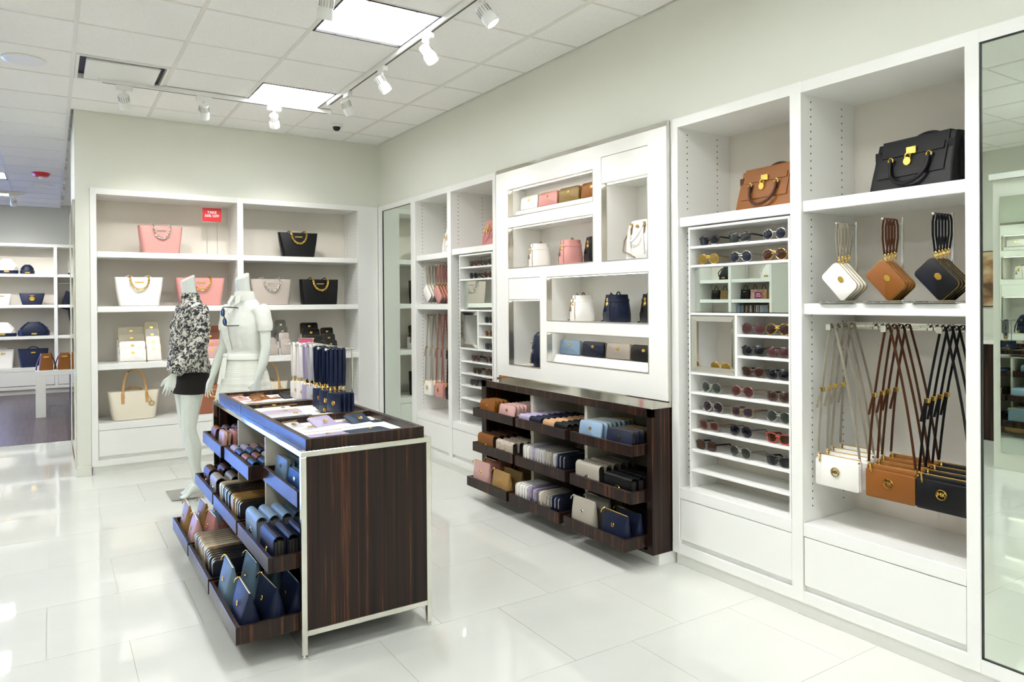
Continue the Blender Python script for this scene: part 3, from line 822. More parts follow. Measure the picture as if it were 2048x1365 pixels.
rowx(zip_wallet, ['midblue', 'midblue', 'navy', 'navy'], 0.886, 3.09, z1, 0.052, 0.06, 'bright blue wallet', w, W=0.20, H=0.105, D=0.036)
w = "in the island's middle far tray"
rowx(flap_wallet, ['brown', 'brown', 'brown'], 0.783, 4.49, z2, 0.078, 0.0, 'rounded brown flap wallet', w, W=0.16, H=0.115, D=0.062, hard='turn')
rowx(flap_wallet, ['stone', 'greige', 'taupe'], 0.778, 4.255, z2, 0.078, 0.0, 'rounded taupe flap wallet', w, W=0.17, H=0.115, D=0.062, hard='mk', metal=SILVERM)
rowy(['black', 'black', 'khaki', 'camel', 'camel', 'camel', 'camel', 'black', 'black', 'navy', 'black', 'navy', 'black', 'slate', 'cream', 'cream'], 0.845, 3.565, z2, 0.0312,
     ['gold-zipped black wallet']*2+['gold-zipped camel wallet']*5+['silver-zipped dark wallet']*7+['cream wallet']*2, "in the island's middle tray", W=0.205, H=0.125, D=0.026)
w = "in the island's middle near tray"
rowx(flap_wallet, ['lightblue', 'lightblue', 'lightblue', 'steelblue', 'steelblue', 'slate'], 0.775, 3.36, z2, 0.056, 0.0, 'pale blue rounded flap wallet', w, W=0.205, H=0.128, D=0.050, hard='mk', metal=SILVERM, lining=GREYLEAF)
rowx(flap_wallet, ['navy', 'navy', 'navy', 'navy', 'navy'], 0.778, 3.09, z2, 0.058, 0.0, 'dark navy rounded flap wallet', w, W=0.215, H=0.118, D=0.050, hard='turn')
w = "in the island's lowest far tray"
rowx(pouch, ['camel', 'camel', 'lightblue'], 0.660, 4.53, z3, 0.085, 0, 'tan zip pouch', w, W=0.18, H=0.165, D=0.075)
rowx(pouch, ['blush', 'pink', 'dustyrose'], 0.662, 4.27, z3, 0.085, 0, 'pink zip pouch', w, W=0.19, H=0.155, D=0.078)
rowy(['darknavy', 'darknavy', 'navy', 'black', 'navy', 'black', 'taupe', 'cream', 'stone', 'stone', 'greige', 'slate', 'mauve', 'slate', 'slate'], 0.725, 3.565, z3, 0.034,
     ['dark navy wallet']*6+['stone wallet']*5+['grey wallet']*4, "in the island's lowest middle tray", W=0.205, H=0.125, D=0.028)
w = "in the island's lowest near tray"
rowx(pouch, ['steelblue', 'steelblue', 'steelblue'], 0.658, 3.365, z3, 0.098, 0, 'dusty blue zip pouch', w, W=0.205, H=0.178, D=0.082)
rowx(pouch, ['navy', 'navy', 'navy', 'darknavy'], 0.660, 3.075, z3, 0.098, 0, 'navy zip pouch', w, W=0.225, H=0.165, D=0.085)

# --- bench trays (front faces -x)
z1, z2, z3 = [q[0]+0.0125 for q in TRAYZ]
X1, X2, X3 = [q+0.018 for q in BENCHX]
w = "in the bench's upper left tray"
rowx(zip_wallet, ['tan']*4, X1+0.024, 4.455, z1, 0.034, 0.16, 'tan zip wallet', w, W=0.20, H=0.112, D=0.026)
rowx(zip_wallet, ['blush']*8+['mauve'], X1+0.024, 4.185, z1, 0.030, 0.16, 'pale pink zip wallet', w, W=0.20, H=0.108, D=0.022, metal=SILVERM)
w = "in the bench's upper middle tray"
for yk, c, nm in zip((3.945, 3.81, 3.665, 3.535), ('lavender', 'navy', 'nude', 'black'), ('lilac key case', 'navy key case', 'beige key case', 'black key case')):
    rowx(flap_wallet, [c]*7, X1+0.026, yk, z1, 0.047, 0.0, nm, w, W=0.122, H=0.076, D=0.042)
w = "in the bench's upper right tray"
rowx(zip_wallet, ['lightblue', 'lightblue', 'steelblue', 'steelblue', 'lightblue', 'lightblue', 'steelblue', 'slate'], X1+0.026, 3.275, z1, 0.034, 0.16, 'light blue zip wallet', w, W=0.205, H=0.118, D=0.026)
rowx(zip_wallet, ['navy', 'navy', 'darknavy', 'darknavy', 'darknavy'], X1+0.026, 3.02, z1, 0.038, 0.16, 'navy zip wallet', w, W=0.215, H=0.108, D=0.026)
w = "in the bench's middle left tray"
rowx(flap_wallet, ['tan', 'brown', 'brown', 'brown', 'brown'], X2+0.030, 4.445, z2, 0.054, 0.0, 'rounded brown flap wallet', w, W=0.21, H=0.125, D=0.048, hard='mk')
rowx(flap_wallet, ['taupe', 'taupe', 'taupe', 'taupe'], X2+0.030, 4.185, z2, 0.054, 0.0, 'snake print flap wallet', w, W=0.215, H=0.118, D=0.048, hard='mk', m=SNAKE)
rowy(['darknavy', 'navy', 'navy', 'silver', 'slate', 'stone', 'stone', 'silver', 'silver', 'silver', 'lavender', 'silver', 'white', 'white'], X2+0.115, 3.507, z2, 0.0338,
     ['navy wallet']*3+['silvery grey wallet']*7+['lilac wallet']+['pearl white wallet']*3, "in the bench's middle tray", W=0.205, H=0.132, D=0.027, metal=SILVERM)
w = "in the bench's middle right tray"
rowx(flap_wallet, ['stone', 'greige', 'greige', 'slate', 'slate'], X2+0.032, 3.28, z2, 0.056, 0.0, 'rounded grey flap wallet', w, W=0.215, H=0.135, D=0.050, hard='mk', metal=SILVERM)
rowx(flap_wallet, ['black', 'black', 'black', 'black'], X2+0.032, 3.015, z2, 0.054, 0.0, 'black flap wallet', w, W=0.225, H=0.118, D=0.044, hard='mk')
w = "in the bench's lowest left tray"
rowx(pouch, ['blush', 'dustyrose', 'dustyrose'], X3+0.045, 4.462, z3, 0.095, 0, 'pink zip pouch', w, W=0.205, H=0.172, D=0.06)
rowx(pouch, ['camel', 'khaki', 'khaki'], X3+0.045, 4.195, z3, 0.095, 0, 'camel zip pouch', w, W=0.225, H=0.155, D=0.06)
rowy(['darknavy', 'navy', 'navy', 'slate', 'greige', 'stone', 'cream', 'plum', 'lavender', 'plum', 'lavender', 'pearl', 'pearl', 'white', 'white'], X3+0.115, 3.505, z3, 0.0328,
     ['navy wallet']*3+['grey wallet']*4+['plum and lilac wallet']*4+['white wallet']*4, "in the bench's lowest middle tray", W=0.205, H=0.128, D=0.026, metal=SILVERM)
w = "in the bench's lowest right tray"
rowx(pouch, ['stone', 'slate', 'smoke'], X3+0.045, 3.281, z3, 0.098, 0, 'grey zip pouch', w, W=0.208, H=0.175, D=0.062, metal=SILVERM)
rowx(pouch, ['navy', 'navy', 'darknavy', 'darknavy', 'darknavy'], X3+0.045, 3.005, z3, 0.086, 0, 'navy zip pouch', w, W=0.215, H=0.162, D=0.07)

# --- clutches in the two shallow niches
for (y, c, nm) in ((4.305, 'white', 'white'), (4.07, 'pink', 'pink'), (3.83, 'khaki', 'khaki'), (3.585, 'tan', 'tan')):
    zip_wallet('%s zip clutch on the ledge of the top left wall niche' % nm, c, (PX+0.105, y, 2.064+0.054), RR, 0.10, 0.215, 0.095, 0.032)
for (y, c, nm) in ((3.83, 'lightblue', 'light blue'), (3.585, 'navy', 'navy'), (3.345, 'grey', 'pale grey'), (3.115, 'black', 'black')):
    zip_wallet('%s zip clutch on the ledge of the lowest wide wall niche' % nm, c, (PX+0.105, y, 1.034+0.054), RR, 0.10, 0.215, 0.095, 0.032)

# --- wallets on stepped risers, third shelf of the back cabinet
def stack(x0, cols, desc, where, W=0.20, H=0.105, n=None, y0=7.075, z0=0.936, upright=False, metal=GOLD):
    n = len(cols); st = 0.062; rise = 0.062
    rs = thing('step_riser', 'clear step riser under the %ss %s' % (desc, where), 'display riser', (x0, y0-0.02, z0))
    m = MB()
    for i in range(n): m.box(-W/2-0.01, W/2+0.01, i*st, i*st+st-0.001, 0, 0.006+i*rise)
    m.build('steps', PAPER, rs)
    for i, c in enumerate(cols):
        zip_wallet(ordlab(i, desc, where), c, (x0, y0-0.02+i*st+0.028, z0+0.006+i*rise+0.0005), 0, 0.22, W, H, 0.022, '%ss %s' % (desc, where), metal)
stack(0.60, ['white', 'white', 'cream', 'cream'], 'white zip wallet', 'on the back cabinet riser', W=0.205, H=0.112)
stack(0.765, ['white', 'white', 'white', 'cream'], 'narrow white wallet', 'beside the wider white wallets', W=0.11, H=0.155)
stack(1.255, ['blush', 'pink', 'dustyrose', 'rose'], 'pink zip wallet', 'between the two mannequins', W=0.19)
stack(1.755, ['grey', 'grey', 'slate', 'slate'], 'grey zip wallet', 'right of the white dressed mannequin', W=0.185)
stack(1.93, ['grey', 'grey', 'slate', 'slate'], 'narrow grey wallet', 'beside the wider grey wallets', W=0.10, H=0.15, metal=SILVERM)
stack(2.215, ['black', 'black', 'black', 'black'], 'black snap wallet', 'behind the pink sign', W=0.18, H=0.115)
stack(2.38, ['black', 'black', 'black'], 'narrow black wallet', 'beside the wider black wallets', W=0.13, H=0.125)

# ------------------------------------------------------------------ handbags (front faces local -y)
def arc(p0, p1, sag, n=12, out=(0, 0, 0)):
    p0, p1, o = Vector(p0), Vector(p1), Vector(out); r = []
    for i in range(n+1):
        q = i/n; k = 4*q*(1-q)
        r.append(p0.lerp(p1, q)+Vector((0, 0, sag*k))+o*k)
    return r
def uarc(x, z0, drop, y0, out, n=14):
    """a U hanging (drop<0) or standing (drop>0) between -x and x"""
    return [(-x*math.cos(PI*i/n)*1.0, y0-out*math.sin(PI*i/n), z0+drop*math.sin(PI*i/n)**0.8) for i in range(n+1)]
def chain(mb, pts, link_len=0.022, r=0.0032, wid=0.62):
    P = [Vector(p) for p in pts]; L = [0]
    for a, b in zip(P, P[1:]): L.append(L[-1]+(b-a).length)
    n = max(3, int(L[-1]/(link_len*0.72))); k = 0
    for i in range(n+1):
        s = L[-1]*i/n
        while k < len(L)-2 and L[k+1] < s: k += 1
        q = (s-L[k])/max(1e-9, L[k+1]-L[k]); c = P[k].lerp(P[k+1], q); t = (P[k+1]-P[k]).normalized()
        a = Vector((0, 1, 0)) if i % 2 else Vector((0.8, 0.6, 0.0))
        a = (a-t*a.dot(t)).normalized(); b = t.cross(a)
        mb.tube([c+t*(link_len*0.5*math.cos(2*PI*j/10))+b*(link_len*0.5*wid*math.sin(2*PI*j/10)) for j in range(10)], r, 5, closed=True)
    return mb
def ring_xy(w, d, r, z, dy=0.0, n=4):
    return [(x, y-d/2+dy, z) for x, y in rr2(w, d, min(r, d*0.49, w*0.49), n)]

def chain_tote(label, color, loc, rz=0.0, W=0.38, WB=0.30, H=0.245, D=0.13, metal=GOLD, group=None, mt=None):
    t = thing('chain_tote', label, 'handbag', loc, rz, group)
    m = mt or leather(color); k = (W, WB, H, D)
    def body():
        R = [ring_xy(WB*0.97, D*0.9, 0.03, 0.0), ring_xy(WB, D, 0.03, 0.006), ring_xy(WB+(W-WB)*0.35, D*0.98, 0.035, H*0.33), ring_xy(WB+(W-WB)*0.72, D*0.8, 0.03, H*0.68),
             ring_xy(W*0.985, D*0.62, 0.02, H*0.97), ring_xy(W, D*0.58, 0.015, H), ring_xy(W-0.010, D*0.58-0.010, 0.012, H), ring_xy(W-0.016, D*0.56-0.012, 0.012, H-0.035)]
        return MB().loft(R)
    cpart(('totebody', k), 'body', body, m, t)
    def pan():
        mb = MB()
        for s in (-1, 1):
            a = [(s*WB*0.42, -D/2-0.001, 0.008), (s*(WB*0.42+0.004), -D/2-0.001, 0.008), (s*(W*0.415+0.004), -D*0.29-0.0015, H), (s*W*0.415, -D*0.29-0.0015, H)]
            mb.add(a+[(x, y-0.0015, z) for x, y, z in a], [(0, 1, 2, 3), (7, 6, 5, 4), (0, 4, 5, 1), (1, 5, 6, 2), (2, 6, 7, 3), (3, 7, 4, 0)])
        return mb
    cpart(('toteseam', k), 'side_seams', pan, m, t, False)
    def ch():
        mb = MB(); x = W*0.19
        pts = [(-x, -D*0.27, H+0.012)]+[(x*math.sin(PI*(i/14-0.5)), -D*0.32-0.022-0.02*math.cos(PI*(i/14-0.5)), H-0.005-0.105*math.cos(PI*(i/14-0.5))**0.9) for i in range(15)]+[(x, -D*0.27, H+0.012)]
        return chain(mb, pts)
    cpart(('totechain', k), 'chain_strap', ch, metal, t)
    def bh():
        mb = MB(); x = W*0.19
        for s in (-1, 1): mb.tube(arc((s*x-0.03, D*0.26, H-0.004), (s*x+0.03, D*0.26, H-0.004), 0.022, 8), 0.005, 6)
        return mb
    cpart(('totetab', k), 'strap_tabs', bh, m, t)
    cpart(('toteplate', k), 'nameplate', lambda: MB().cbox(-0.036, 0.036, -D*0.36-0.004, -D*0.30, H*0.80, H*0.80+0.011, 0.001), metal, t, False)
    return t

def canvas_tote(label, loc, rz=0.0, W=0.40, WB=0.325, H=0.265, D=0.15, handle_up=True):
    t = thing('canvas_tote', label, 'handbag', loc, rz)
    m = mat('cream canvas', 'e2dac6', 0.7, bump=0.3, bscale=700); v = leather('vachetta')
    R = [ring_xy(WB*0.97, D*0.9, 0.04, 0.0), ring_xy(WB, D, 0.04, 0.006), ring_xy(WB+(W-WB)*0.4, D*1.0, 0.05, H*0.35), ring_xy(WB+(W-WB)*0.75, D*0.82, 0.04, H*0.7), ring_xy(W, D*0.6, 0.02, H), ring_xy(W-0.01, D*0.6-0.01, 0.015, H), ring_xy(W-0.02, D*0.55-0.01, 0.01, H-0.03)]
    MB().loft(R).build('body', m, t, True)
    zs = MB()
    for s in (-1, 1): zs.box(s*0.10*W/0.4*1.0-0.0012, s*0.10*W/0.4+0.0012, -D/2-0.004, -D/2+0.02, 0.02, H*0.45)
    x = W*0.235
    for s, nm in ((-1, 'front'), (1, 'back')):
        y = s*D*0.33
        if handle_up or s > 0:
            pts = [(-x, y, H-0.07), (-x*0.97, y, H+0.01), (-x*0.80, y*0.7, H+0.11), (-x*0.55, y*0.5, H+0.165), (-x*0.2, y*0.4, H+0.185), (x*0.2, y*0.4, H+0.185), (x*0.55, y*0.5, H+0.165), (x*0.80, y*0.7, H+0.11), (x*0.97, y, H+0.01), (x, y, H-0.07)]
            if s > 0: pts = [(p[0], p[1]+0.01, H-0.04+(p[2]-H)*0.35) for p in pts]
            else: pts = [(p[0], p[1]-0.004-(0.008 if p[2] < H else 0), p[2]) for p in pts]
            MB().ribbon(pts, 0.017, 0.006, (1, 0, 0) if False else (0.9, 0, 0.44)).build('handle', v, t, True)
    for s in (-1, 1):
        MB().cbox(s*x-0.011, s*x+0.011, -D*0.42-0.008, -D*0.36, H-0.105, H-0.012, 0.002).build('handle_tab', v, t)
        MB().torus((s*x, -D*0.40-0.008, H-0.045), 0.012, 0.0028, (0, 1, 0), 12, 5).build('buckle', GOLD, t, True)
    ch = MB().torus((x+0.035, -D*0.42-0.012, H-0.115), 0.019, 0.004, (0, 1, 0), 16, 6).tube([(x, -D*0.41-0.010, H-0.05), (x+0.022, -D*0.42-0.012, H-0.06), (x+0.033, -D*0.42-0.012, H-0.096)], 0.003, 6)
    ch.build('hang_charm', GOLD, t, True)
    return t

def satchel(label, color, loc, rz, W=0.36, H=0.205, D=0.15, metal=GOLD, wing=0.07):
    t = thing('satchel', label, 'handbag', loc, rz); m = leather(color)
    dk = leather({'tan': 'brown'}.get(color, color))
    R = [ring_xy(W, D*0.95, 0.01, 0), ring_xy(W*1.0, D, 0.012, 0.005), ring_xy(W*0.97, D*0.8, 0.012, H*0.4), ring_xy(W*0.95, D*0.5, 0.012, H*0.8), ring_xy(W*0.95, D*0.34, 0.01, H), ring_xy(W*0.95-0.01, D*0.34-0.01, 0.008, H), ring_xy(W*0.95-0.02, D*0.3-0.01, 0.006, H-0.025)]
    MB().loft(R).build('body', m, t, True)
    def front(z): return -D/2*(1-0.2*min(z/H, 0.4)/0.4-(0.0 if z < 0.4*H else (z/H-0.4)/0.4*0.3 if z < 0.8*H else 0.3+(z/H-0.8)/0.2*0.16))
    def sheet(x0, x1, z0, z1, off, th=0.004, n=6, top=None):
        rows = []
        for i in range(n+1):
            z = z0+(z1-z0)*i/n; y = front(z)-off
            rows.append([(x0, y, z), (x1, y, z), (x1, y-th, z), (x0, y-th, z)])
        return MB().loft(rows)
    # flap hangs over the top and down the front
    fl = sheet(-W*0.40, W*0.40, H*0.30, H+0.008, 0.001)
    fl.box(-W*0.40, W*0.40, front(H)-0.005, D*0.12, H+0.002, H+0.008)
    fl.build('flap', m, t)
    sheet(-W*0.37, W*0.37, H*0.70, H*0.84, 0.0055, 0.004, 2).build('belt', m, t)
    MB().box(-W*0.475, -W*0.40, front(H*0.77)-0.004, front(H*0.77)+0.01, H*0.68, H*0.85).box(W*0.40, W*0.475, front(H*0.77)-0.004, front(H*0.77)+0.01, H*0.68, H*0.85).build('side_belt', dk, t)
    y = front(H*0.75)-0.012
    lk = MB().cbox(-0.022, 0.022, y-0.006, y+0.002, H*0.70, H*0.84, 0.002).torus((0.0-0.012, y-0.008, H*0.66), 0.013, 0.003, (0, 1, 0.2), 12, 5).cyl((-0.012, y-0.002, H*0.57), (-0.012, y-0.014, H*0.57), 0.019, 0.017, 16)
    lk.build('padlock', metal, t, True)
    x = W*0.23; zt = H*0.60
    for s in (-1, 1):
        MB().cbox(s*x-0.013, s*x+0.013, front(zt)-0.014, front(zt)-0.004, H*0.36, H*0.64, 0.003).build('handle_tab', dk, t)
        MB().torus((s*x, front(zt)-0.016, zt+0.006), 0.011, 0.0028, (0, 1, 0), 12, 5).build('handle_ring', metal, t, True)
    MB().tube([(-x*math.cos(PI*i/14), front(zt)-0.018-0.030*math.sin(PI*i/14), zt-H*0.46*math.sin(PI*i/14)**0.75) for i in range(15)], 0.0075, 8).build('handle', dk, t, True)
    MB().tube([(-x*math.cos(PI*i/14), D*0.18+0.02*math.sin(PI*i/14), H*0.85+H*0.30*math.sin(PI*i/14)) for i in range(15)], 0.007, 8).build('handle', dk, t, True)
    MB().tube([(-W*0.47, 0, H*0.92), (-W*0.50, -0.02, H*0.8), (-W*0.515, -0.03, H*0.5), (-W*0.50, -0.04, H*0.25), (-W*0.47, -0.05, H*0.35), (-W*0.465, -0.03, H*0.7), (-W*0.46, 0.0, H*0.9)], 0.0055, 6).build('shoulder_strap', dk, t, True)
    MB().tube([(W*0.47, 0, H*0.9), (W*0.505, -0.01, H*0.7), (W*0.525, -0.015, H*0.35), (W*0.51, -0.02, 0.008)], 0.005, 6).build('shoulder_strap', dk, t, True)
    MB().cbox(-W*0.505, -W*0.492, -0.05, -0.04, H*0.22, H*0.32, 0.002).build('strap_buckle', metal, t)
    return t

def bucket_bag(label, color, loc, rz, W=0.17, H=0.17, D=0.12, metal=GOLD):
    t = thing('bucket_bag', label, 'handbag', loc, rz); m = leather(color)
    trim = leather('taupe') if color in ('white', 'pink') else m
    R = [ring_xy(W*0.93, D*0.93, 0.04, 0), ring_xy(W, D, 0.045, 0.008), ring_xy(W*1.0, D*1.0, 0.045, H*0.3), ring_xy(W*0.88, D*0.92, 0.04, H*0.62), ring_xy(W*0.74, D*0.84, 0.032, H*0.88), ring_xy(W*0.70, D*0.82, 0.03, H), ring_xy(W*0.70-0.008, D*0.82-0.008, 0.028, H), ring_xy(W*0.66-0.01, D*0.8-0.012, 0.025, H-0.03)]
    MB().loft(R).build('body', m, t, True)
    # raised side seams with dark piping
    sm = MB()
    for s in (-1, 1):
        sm.tube([(s*W*0.30, -D*0.485, 0.006), (s*W*0.31, -D*0.505, H*0.3), (s*W*0.24, -D*0.465, H*0.62), (s*W*0.19, -D*0.43, H*0.88), (s*W*0.18, -D*0.415, H)], 0.0022, 5)
    sm.build('piping', trim, t, True)
    MB().loft([ring_xy(W*0.81, D*0.885, 0.036, H*0.74), ring_xy(W*0.81+0.006, D*0.885+0.006, 0.037, H*0.745), ring_xy(W*0.765+0.006, D*0.855+0.006, 0.035, H*0.84), ring_xy(W*0.765, D*0.855, 0.034, H*0.845)], cap=False).build('belt', m, t, True)
    MB().cbox(-0.012, 0.012, -D*0.47, -D*0.43, H*0.70, H*0.88, 0.003).cyl((0, -D*0.45, H*0.66), (0, -D*0.50, H*0.66), 0.013, 0.011, 14).build('padlock', metal, t, True)
    MB().tube([(-0.002, -D*0.47, H*0.76), (-0.022, -D*0.50, H*0.66), (-0.026, -D*0.52, H*0.55)], 0.002, 5).tube([(-0.026, -D*0.52, H*0.55), (-0.028, -D*0.525, H*0.38)], 0.0, 8, radii=[0.004, 0.009]).build('tassel', trim, t, True)
    MB().tube([(-W*0.33, 0.0, H*0.97), (-W*0.42, -0.01, H*1.06), (-W*0.50, -0.015, H*0.85), (-W*0.535, -0.02, H*0.5), (-W*0.53, -0.03, 0.012), (-W*0.40, -D*0.55, 0.005)], 0.0045, 6).build('shoulder_strap', trim if color != 'pink' else leather('dustyrose'), t, True)
    MB().tube(arc((-W*0.2, 0.01, H*0.97), (W*0.2, 0.01, H*0.97), 0.022, 8), 0.0045, 6).build('top_handle', trim, t, True)
    MB().cyl((-W*0.535, -0.022, H*0.30), (-W*0.537, -0.022, H*0.18), 0.0065, n=8).build('strap_buckle', metal, t, True)
    return t

# chain totes and canvas totes in the back cabinet
YS = 7.14
chain_tote('pink chain tote alone on the top left back shelf', 'pink', (0.830, YS, 1.9005), 0.10, 0.365, 0.30, 0.245, 0.14, SILVERM)
chain_tote('black chain tote alone on the top right back shelf', 'black', (2.066, YS, 1.9005), -0.06, 0.385, 0.305, 0.243, 0.13)
chain_tote('white chain tote on the second back shelf at the far left', 'white', (0.655, YS, 1.4305), 0.0, 0.39, 0.315, 0.255, 0.14)
chain_tote('pink chain tote partly hidden behind the floral blouse mannequin', 'pink', (1.158, YS, 1.4305), 0.05, 0.425, 0.345, 0.255, 0.14)
chain_tote('pale grey chain tote beside the white dressed mannequin', 'grey', (1.795, YS, 1.4305), 0.05, 0.40, 0.33, 0.25, 0.14, SILVERM)
chain_tote('black chain tote on the second back shelf at the right', 'black', (2.275, YS, 1.4305), 0.0, 0.39, 0.345, 0.252, 0.13)
chain_tote('rose brown chain tote on the lowest back shelf between the mannequins', 'rose', (1.268, YS, 0.4325), 0.05, 0.38, 0.34, 0.26, 0.14)
chain_tote('black chain tote behind the wristlet stand, lowest back shelf', 'black', (2.29, YS, 0.4325), 0.0, 0.37, 0.33, 0.26, 0.13)
canvas_tote('cream canvas tote with tan handles on the lowest left back shelf', (0.605, YS, 0.4325), 0.08, 0.405, 0.33, 0.25, 0.16)
canvas_tote('white canvas tote with brown handle behind the white dressed mannequin', (1.77, YS, 0.4325), 0.08, 0.37, 0.31, 0.25, 0.15)

# right wall
satchel('tan satchel with gold padlock above the eyewear rack', 'tan', (XW+0.20, 2.315, 1.8955), RR-0.10, 0.37, 0.215, 0.16)
satchel('large black satchel with gold padlock on the shelf nearest the camera', 'black', (XW+0.20, 1.585, 1.8955), RR-0.15, 0.375, 0.22, 0.17)
satchel('pink satchel with gold lock above the farther eyewear rack', 'pink', (XW+0.19, 4.985, 1.8955), RR-0.22, 0.30, 0.215, 0.15)
satchel('white satchel on the top shelf of the narrow corner bay', 'white', (XW+0.19, 5.69, 1.8805), RR-0.2, 0.30, 0.235, 0.15)
for (y, z, c, lab) in ((4.245, 1.689, 'white', 'white bucket bag with gold lock in the upper wall niche'), (3.875, 1.689, 'pink', 'pink bucket bag with gold lock in the upper wall niche'),
                       (3.595, 1.689, 'black', 'black bucket bag in the upper wall niche'), (3.755, 1.314, 'white', 'white bucket bag in the middle wall niche'),
                       (3.405, 1.314, 'navy', 'navy bucket bag in the middle wall niche'), (3.07, 1.314, 'black', 'black bucket bag in the middle wall niche')):
    bucket_bag(lab, c, (PX+0.145, y, z+0.0005), RR-0.35, 0.185, 0.172, 0.14)

# white handled bag in the tall niche and navy backpack in the low one
t = thing('dome_handbag', 'white handbag with hanging handles in the tall niche', 'handbag', (PX+0.13, 3.135, 1.6925), RR-0.1)
m = leather('white'); W, H, D = 0.25, 0.235, 0.13
MB().loft([ring_xy(W*0.97, D*0.93, 0.03, 0), ring_xy(W, D, 0.035, 0.008), ring_xy(W*0.98, D*0.95, 0.035, H*0.5), ring_xy(W*0.90, D*0.75, 0.03, H*0.85), ring_xy(W*0.80, D*0.5, 0.025, H*0.98), ring_xy(W*0.72, D*0.35, 0.02, H)]).build('body', m, t, True)
for s in (-1, 1):
    x = s*0.062+0.005
    MB().cbox(x-0.008, x+0.008, -D*0.44, -D*0.38, H*0.62, H*0.92, 0.002).build('handle_tab', leather('taupe'), t)
    MB().cbox(x-0.008, x+0.008, -D*0.47, -D*0.42, H*0.80, H*0.92, 0.002).build('buckle', GOLD, t)
    MB().tube([(x, -D*0.47, H*0.62), (x+0.004, -D*0.51, H*0.4), (x+0.012, -D*0.52, H*0.12)], 0.0035, 6).cbox(x-0.004, x+0.012, -D*0.54, -D*0.5, H*0.30, H*0.40, 0.002).build('strap_end', m, t, True)
MB().tube([(-0.06*1.0*math.cos(PI*i/14)+0.003-0.02*math.sin(PI*i/14), -D*0.47-0.03*math.sin(PI*i/14), H*0.86-H*0.42*math.sin(PI*i/14)) for i in range(15)], 0.006, 8).build('handle', m, t, True)
MB().tube([(-0.115, -0.02, H*0.80), (-0.135, -0.05, H*0.5), (-0.10, -0.085, H*0.22), (-0.03, -0.09, 0.03), (0.02, -0.09, 0.008)], 0.0045, 6).build('shoulder_strap', leather('taupe'), t, True)
o = at_y(cpart(('badge', 1), 'nameplate', badge_mesh, GOLD, t, False), (0.0, -D*0.42, H*0.83)); o.scale = (1, 1.5, 1)

t = thing('backpack', 'navy backpack with gold hardware in the low left niche', 'backpack', (PX+0.14, 4.20, 0.9875), RR-0.55)
m = leather('navy'); W, H, D = 0.23, 0.235, 0.15
MB().loft([ring_xy(W*0.92, D*0.9, 0.05, 0), ring_xy(W, D, 0.055, 0.02), ring_xy(W*0.98, D, 0.055, H*0.4), ring_xy(W*0.85, D*0.85, 0.05, H*0.75), ring_xy(W*0.62, D*0.6, 0.04, H*0.95), ring_xy(W*0.45, D*0.45, 0.03, H)]).build('body', m, t, True)
MB().loft([ring_xy(W*0.62, D*0.25, 0.03, H*0.50, -D*0.42), ring_xy(W*0.74, D*0.5, 0.04, H*0.62, -D*0.26), ring_xy(W*0.70, D*0.7, 0.045, H*0.90, -0.012), ring_xy(W*0.50, D*0.5, 0.03, H*1.02)]).build('flap', m, t, True)
MB().loft([ring_xy(W*0.6, D*0.25, 0.02, 0.02, -D*0.48), ring_xy(W*0.66, D*0.28, 0.03, H*0.2, -D*0.48), ring_xy(W*0.6, D*0.2, 0.02, H*0.38, -D*0.46)]).build('pocket', m, t, True)
MB().tube([(-W*0.25, 0.0, H*0.98), (-W*0.50, -0.03, H*0.75), (-W*0.58, -0.05, H*0.40), (-W*0.55, -0.07, H*0.12), (-W*0.40, -0.09, 0.01)], 0.007, 8).build('shoulder_strap', m, t, True)
MB().tube(arc((-0.03, 0.02, H*0.98), (0.03, 0.02, H*0.98), 0.025, 8), 0.005, 6).build('top_handle', m, t, True)
at_y(cpart(('badge', 1), 'nameplate', badge_mesh, GOLD, t, False), (0.02, -D*0.56, H*0.72)).scale = (1.1, 2, 1.1)
MB().torus((-W*0.55, -0.075, H*0.35), 0.013, 0.003, (0.5, 1, 0), 12, 5).torus((-0.02, -D*0.63, H*0.10), 0.014, 0.003, (0, 1, 0), 12, 5).build('buckle', GOLD, t, True)

